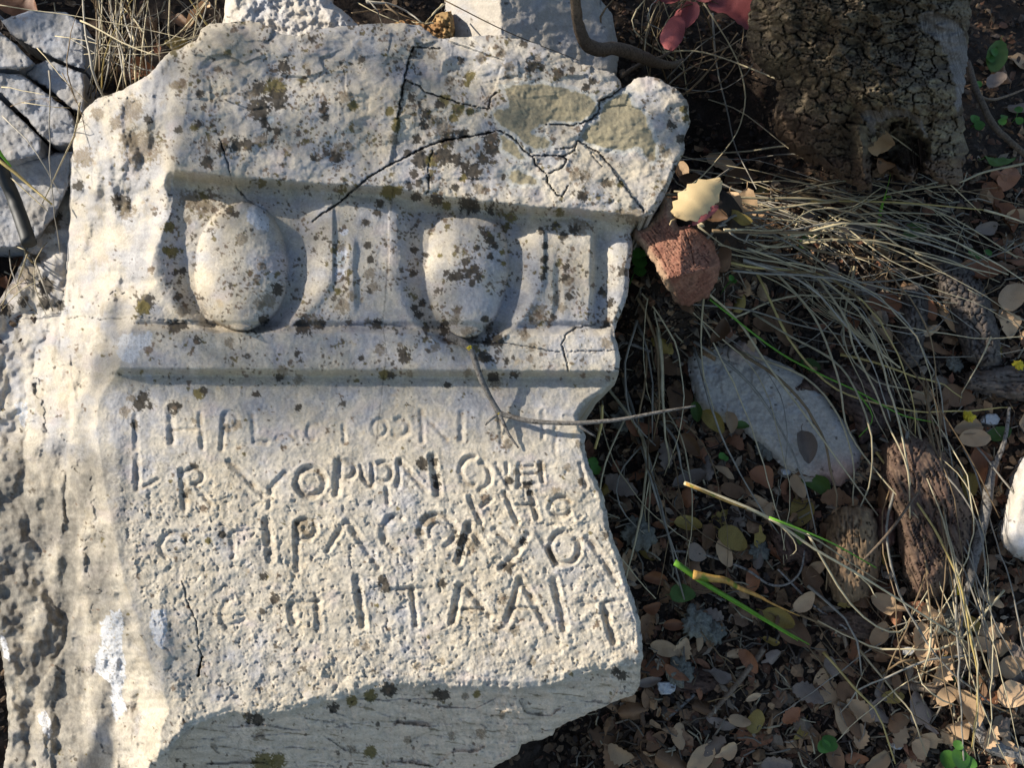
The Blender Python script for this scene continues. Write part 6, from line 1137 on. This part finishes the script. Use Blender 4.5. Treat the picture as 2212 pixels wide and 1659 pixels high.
def blob(name, c, r, mat, s, label=None, cat=None, parent=None, amp=.5, n=16, squash=.45, nrm=NG):
    th, ph = np.meshgrid(np.linspace(0, 2 * math.pi, n, endpoint=False), np.linspace(0, math.pi, n // 2 + 1)); x = np.sin(ph) * np.cos(th); y = np.sin(ph) * np.sin(th); z = np.cos(ph)
    k = 1 + amp * fbm(x * 2.2 + 5 * s, y * 2.2 + z * 1.7, 910 + s, 4, .6) * 1.6
    a = unit(np.cross(nrm, [0, 1, .3])); b = np.cross(nrm, a); V = c + r * (k * x)[..., None] * a + r * (k * y)[..., None] * b + r * squash * (k * z)[..., None] * nrm
    m = n; rws = n // 2 + 1; id_ = np.arange(rws * m).reshape(rws, m); q = np.stack([id_[:-1], id_[1:], np.roll(id_[1:], -1, 1), np.roll(id_[:-1], -1, 1)], -1).reshape(-1, 4)
    o = mk(name, V.reshape(-1, 3), q, mat, parent=parent)
    if label: tag(o, label, cat)
    return o
blob('lichen_tuft', TwAt(1014., 751., .031), .0026, 'lichen_yellow', 1, parent=tw, amp=1.1, n=24); blob('lichen_tuft', TwAt(1078., 892., .007), .0018, 'lichen_yellow', 2, parent=tw)
for ob in (tw,): pass
rod('branch', [(1240, -60, .34), (1243, 0, .30), (1249, 50, .26), (1262, 88, .23), (1290, 106, .21), (1330, 104, .20), (1375, 118, .18), (1410, 132, .16), (1450, 140, .14), (1475, 128, .13)], [9, 10, 11, 13, 14, 13, 14, 12, 8, 3], 'twig_brown', 'bent brown branch in front of the two sided boulder', 'branch', n=60, sides=14)
rod('branch', [(1340, 165, .12), (1380, 140, .14), (1430, 122, .15), (1465, 100, .15)], [5, 4.5, 3.5, 2], 'twig_brown', 'thin side branch crossing behind the bent brown branch', 'branch')
rod('branch', [(2145, 1000, .03), (2135, 1060, .04), (2120, 1140, .05), (2105, 1200, .05), (2085, 1290, .05), (2070, 1360, .04), (2078, 1425, .02)], [7, 9, 10, 9, 7, 6, 5], 'twig_grey', 'long lichened grey branch left of the smooth white stone', 'branch', n=50)
rod('branch', [(2180, 880, .03), (2170, 950, .03), (2146, 1010, .03)], [3, 4, 6], 'twig_grey', 'thin upper end of the lichened branch above the smooth white stone', 'branch')
rod('branch', [(2090, 135, .10), (2112, 200, .12), (2140, 260, .12), (2175, 300, .12), (2230, 345, .12)], [6, 6, 7, 6, 6], 'twig_brown', 'smooth brown branch right of the oak trunk', 'branch', n=40)
rod('twig', [(2110, 205, .06), (2140, 215, .06), (2180, 205, .06), (2230, 185, .06)], [3, 3, 2.6, 2], 'twig_brown', 'thin side twig beside the smooth brown branch', 'twig')
rod('twig', [(1447, 1190, .02), (1520, 1198, .02), (1610, 1230, .03), (1660, 1262, .03), (1700, 1262, .04), (1728, 1235, .05), (1738, 1190, .05)], [2.6, 2.8, 2.6, 2.4, 2.2, 2, 1.6], 'twig_grey', 'thin dark curved twig running from the block toward the upright stump', 'twig')
rod('stick', [(1530, 1550, .01), (1590, 1480, .02), (1650, 1402, .02)], [4.2, 5, 5.5], 'twig_brown', 'straight brown stick lying on dark soil near the lower corner of the block', 'stick')
rod('stick', [(1905, 1445, .01), (1930, 1475, .01), (2060, 1500, .02), (2130, 1560, .01)], [5, 8, 8, 6], 'twig_brown', 'dark stick partly buried among tan leaves', 'stick')
rod('stick', [(2085, 1500, .02), (2110, 1570, .02), (2140, 1610, .02), (2230, 1640, .02)], [8, 12, 14, 14], 'twig_grey', 'ringed grey brown stick curving into the lower right corner', 'stick', n=40, sides=12)
rod('stick', [(1440, 1555, .01), (1500, 1500, .01)], [3, 3.4], 'twig_grey', 'short grey stick left of the straight brown stick', 'stick', n=12)
rod('stick', [(1860, 1215, .11), (1920, 1150, .12), (1985, 1060, .09)], [2, 2.4, 2.2], 'twig_brown', 'thin straight stem laid across stump and dead root', 'stick', n=14)
rod('stick', [(1680, 1230, .03), (1760, 1310, .02), (1830, 1360, .02)], [2, 2.2, 2], 'twig_grey', 'thin grey stem below the dark ridged bark piece', 'stick', n=14)
rod('stick', [(1285, 970, .16), (1298, 920, .18), (1301, 875, .19)], [2.6, 2.8, 2.2], 'straw_yellow', 'short orange stem standing at the notch of the block edge', 'stick', n=12)
rod('stick', [(1405, 760, .10), (1350, 740, .10), (1330, 755, .08)], [3, 3.5, 4], 'twig_grey', 'bare root tip beside the narrow moulding end', 'stick', n=12)
ho = empty('hose', G(30., 440., .11)); tag(ho, 'black plastic hose end with a ring lying on the grey rock', 'hose'); bpy.context.view_layer.update()
rod('pipe', [(-60, 235, .13), (-5, 345, .12), (30, 430, .11), (66, 528, .09)], [13, 13.5, 14, 14.5], 'hose_black', None, None, n=40, sides=24, knob=.01, parent=ho)
rod('ring', [(-10, 338, .1215), (-2, 356, .1205)], [15.5, 15.5], 'hose_black', None, None, n=6, sides=24, knob=0, parent=ho)
ge = empty('grass_ear', G(1880., 740., .07)); tag(ge, 'bristly pale seed head among the arching stalks above the flat whitish stone', 'seed head'); bpy.context.view_layer.update()
ps = []
for i in range(46):
    t = random.random(); x = 1790 + 150 * t; y = 672 + 118 * t; L = random.uniform(50, 110) * (1 - .4 * t); a = math.radians(random.gauss(218, 9))
    ps.append(tube_geo(catmull([G(x, y, .075), G(x + L * .5 * math.cos(a), y + L * .5 * math.sin(a), .082), G(x + L * math.cos(a + .1), y + L * math.sin(a + .1), .085)], 5), .0004, 3))
Vv_, Ff_ = join_geo(ps); mk('awns', Vv_, Ff_, 'straw_pale', parent=ge, kind='stuff')
stalk([(1790, 672, .075), (1860, 730, .078), (1945, 795, .075)], 4.0, 'straw_pale', parent=ge, name='spike')
# ------------------------------------------------------------------ green plants and lichens
def sprout(px, py, lift, rs, label, seed):
    r = random.Random(seed); c = G(float(px), float(py), lift); o = empty('seedling', G(float(px), float(py), .0)); tag(o, label, 'seedling', 'green seedlings'); bpy.context.view_layer.update()
    for i, (dx, dy, rad) in enumerate(rs):
        p = G(float(px + dx), float(py + dy), lift + r.uniform(-.005, .008)); nn = unit(NG + np.array([r.uniform(-.3, .3), r.uniform(-.3, .3), 0])); a = unit(np.cross(nn, [r.uniform(-1, 1), 1, 0])); b = np.cross(nn, a); R = rad * PXM
        th = np.linspace(0, 2 * math.pi, 15)[:-1]; rr = 1 - .25 * np.exp(-((th - math.pi) / .35) ** 2)
        ring = p + R * rr[:, None] * (np.cos(th)[:, None] * a * 1.12 + np.sin(th)[:, None] * b) + nn * (R * .18 * np.cos(2 * th))[:, None]; mid = p + R * .5 * (np.cos(th)[:, None] * a + np.sin(th)[:, None] * b) - nn * R * .06
        V = np.vstack([ring, mid, p - nn * R * .12]); k = np.arange(14); kn = (k + 1) % 14
        mk('leaf', np.vstack([V]), [np.stack([k, kn, 14 + kn, 14 + k], -1), np.stack([14 + k, 14 + kn, np.full(14, 28)], -1)], 'sprout_green', parent=o)
        sv, sf = tube_geo(catmull([c - NG * lift, c - NG * lift * .4, p - nn * .0008], 7), .0006, 4); mk('stem', sv, sf, 'sprout_green', parent=o)
SPR = [(1380, 560, .12, [(-4, -14, 11), (10, -14, 8), (2, 4, 14), (2, 24, 12)], 'bright green round leaved seedling between block and red bark chunk'), (1283, 1006, .10, [(-2, -8, 10), (4, 8, 10)], 'pair of small green leaves at the lower notch of the block edge'),
 (2148, 112, .02, [(0, 0, 10), (10, -12, 8), (-8, 14, 11)], 'green seedling in the dark soil highest up right of the trunk'), (2110, 262, .02, [(-4, -6, 11), (6, 8, 11)], 'green seedling right of the trunk beside the smooth brown branch'), (2165, 262, .02, [(0, 0, 9), (4, -10, 8)], 'small green seedling touching the smooth brown branch'), (2110, 555, .03, [(-8, -10, 11), (6, 6, 11), (24, -10, 9)], 'green seedling above the rusty leaf beside the scaly grey root'),
 (2115, 180, .02, [(0, 0, 8), (-4, 9, 6)], 'tiny green seedling beside the trunk edge'), (2200, 250, .02, [(0, -14, 9), (2, 10, 9)], 'dark green seedling at the frame edge right of the oak'), (1580, 600, .06, [(0, 0, 6), (6, 7, 5)], 'tiny green seedling in straw right of the red bark chunk'), (1560, 985, .03, [(0, 0, 7), (7, 5, 6)], 'tiny green seedling below the flat whitish stone'),
 (2070, 1640, .04, [(-20, 2, 15), (6, 0, 17), (24, 10, 12), (0, -30, 8)], 'leafy green seedling at the bottom edge of the frame'), (1800, 1600, .03, [(-8, 6, 14), (-20, 14, 12)], 'green leaf pair low on the dark soil near the bottom edge')]
for i, (a, b, l, rs, lb) in enumerate(SPR): sprout(a, b, l, rs, lb, i)
sh = empty('grass_shoot', G(1915., 420., .03)); tag(sh, 'upright bright green shoot in front of the oak hollow', 'grass shoot'); bpy.context.view_layer.update()
stalk(Z3([(1290, 1440), (1320, 1300), (1350, 1200), (1375, 1100), (1390, 1030)], (.03, .06, .09, .13, .16)), 6.0, 'blade_green', flat=.10, parent=sh, name='blade', taper=.5, n=16)
stalk(Z3([(1320, 1290), (1350, 1230), (1380, 1230)], (.06, .08, .09)), 2.4, 'blade_green', parent=sh, name='stem'); stalk(Z3([(1270, 1640), (1275, 1500), (1300, 1340)], (.03, .05, .06)), 3.4, 'straw_brown', parent=sh, name='stem')
pk = empty('pink_leaved_plant', G(1545., 40., .02)); tag(pk, 'young shoot with pinkish red leaves beside the oak trunk', 'plant'); bpy.context.view_layer.update()
def pleaf(px, py, ang, L, lift, shape='oval'):
    o = lay(leaf_mesh(shape, 'pink', random.randrange(4)), 'leaf', px, py, ang, L, lift, .15); mw = o.matrix_world.copy(); o.parent = pk; o.matrix_parent_inverse = pk.matrix_world.inverted(); o.matrix_world = mw
pleaf(1450, 2, -10, 62, .22, 'narrow'); pleaf(1459, 70, 108, 92, .22, 'oval'); pleaf(1487, 38, 100, 70, .21, 'oval'); pleaf(1580, 24, 28, 112, .24, 'broad'); pleaf(1520, -20, 60, 60, .22); pleaf(1462, 30, 120, 40, .2, 'narrow')
stalk([(1545, 120, .02), (1535, 60, .12), (1512, 5, .20), (1500, -60, .22)], 2.6, 'straw_brown', parent=pk, name='stem'); stalk([(1512, 5, .20), (1480, 12, .21), (1465, 25, .21)], 2, 'straw_brown', parent=pk, name='stem'); stalk([(1512, 5, .2), (1535, 2, .22), (1552, 8, .23)], 2, 'straw_brown', parent=pk, name='stem')
for i, (px, py, r, mt, lb) in enumerate([(1690, 935, 32, 'lichen_grey', 'large grey lichen clump growing on the edge of the flat whitish stone'), (1655, 968, 20, 'lichen_grey', 'pale frilly lichen below the large lichen clump'), (1505, 1345, 26, 'lichen_grey', 'cracked grey lichened bark flake below the green blades'), (1540, 1368, 20, 'lichen_grey', 'grey lichen crust right of the cracked lichened flake'), (1470, 1450, 24, 'lichen_grey', 'dull grey lichen clump near the lower block corner'), (1380, 1150, 28, 'lichen_grey', 'grey lichen clump touching the right edge of the block'),
  (2050, 1345, 26, 'lichen_grey', 'grey cracked lichened chunk among sunlit tan leaves'), (1640, 1190, 17, 'lichen_grey', 'dark grey lichen lump among yellowish leaves'), (2093, 900, 10, 'lichen_yellow', 'bright yellow lichen speck by the angular white chip'), (2062, 785, 15, 'lichen_grey', 'bluish lichen patch on the end of the broken log'), (2075, 1275, 9, 'lichen_yellow', 'yellow lichen speck above the sunlit leaves'), (2200, 788, 9, 'lichen_yellow', 'yellow lichen speck on the broken log'), (1350, 905, 26, 'lichen_grey', 'grey lichen in the shadow beside the notch of the block')]):
    blob('lichen_clump', G(float(px), float(py), .018 if mt == 'lichen_grey' else .045), r * PXM, mt, 20 + i, lb, 'lichen', amp=.9, n=30, squash=.4)
# ------------------------------------------------------------------ labels that single out each fallen leaf and stalk
MARKS = [('flat whitish stone', 1670, 880), ('oak hollow', 1930, 330), ('red bark chunk', 1465, 545), ('upright stump', 1850, 1200), ('dead root', 2010, 1110), ('smooth white stone', 2190, 1095), ('scaly grey root', 2090, 690), ('wide green blade', 1610, 1310), ('lower block corner', 1385, 1470), ('brown stick', 1590, 1480), ('hooked stalk', 1940, 1360), ('ringed stick', 2150, 1600), ('dark buried stick', 2010, 1490),
         ('knotted root', 1850, 860), ('black hose', 30, 440), ('dry grass tuft', 250, 100), ('block notch', 1250, 900), ('bent branch', 1330, 100), ('pink leaves', 1520, 40), ('cream leaf', 1513, 425), ('yellow stalk', 1900, 435), ('rubble stone', 620, 20), ('wide grey rock', 60, 430), ('ridged bark piece', 1710, 1190), ('bottom seedling', 2070, 1640), ('broken log', 2160, 830), ('grey trunk side', 2085, 250), ('splinter', 1840, 1350)]
ORD = ['first', 'second', 'third', 'fourth', 'fifth', 'sixth', 'seventh', 'eighth', 'ninth', 'tenth', 'eleventh', 'twelfth', 'thirteenth', 'fourteenth', 'fifteenth', 'sixteenth', 'seventeenth', 'eighteenth']
grp = {}
for (o, x, y, cat, what, size) in TODO:
    d = [(math.hypot(x - mx, y - my), nm, mx, my) for nm, mx, my in MARKS]; d.sort(); _, nm, mx, my = d[0]
    rel = ('right of' if x > mx else 'left of') if abs(x - mx) > abs(y - my) else ('above' if y < my else 'below')
    grp.setdefault((cat, what, size, rel, nm), []).append((x, y, o))
for (cat, what, size, rel, nm), L in grp.items():
    L.sort(key=lambda t: t[0]); noun = what if cat == 'grass stalk' else what + ' leaf'; sz = '' if size == 'medium' else size + ' '
    if size == 'medium': sz = 'mid-sized '
    for i, (x, y, o) in enumerate(L):
        if len(L) == 1: lb = f'{sz}{noun} just {rel} the {nm}'
        elif i == 0: lb = f'leftmost {sz}{noun} {rel} the {nm}'
        elif i == len(L) - 1: lb = f'rightmost {sz}{noun} {rel} the {nm}'
        else: lb = f'{ORD[i]} {sz}{noun} from the left {rel} the {nm}'
        tag(o, lb, cat)
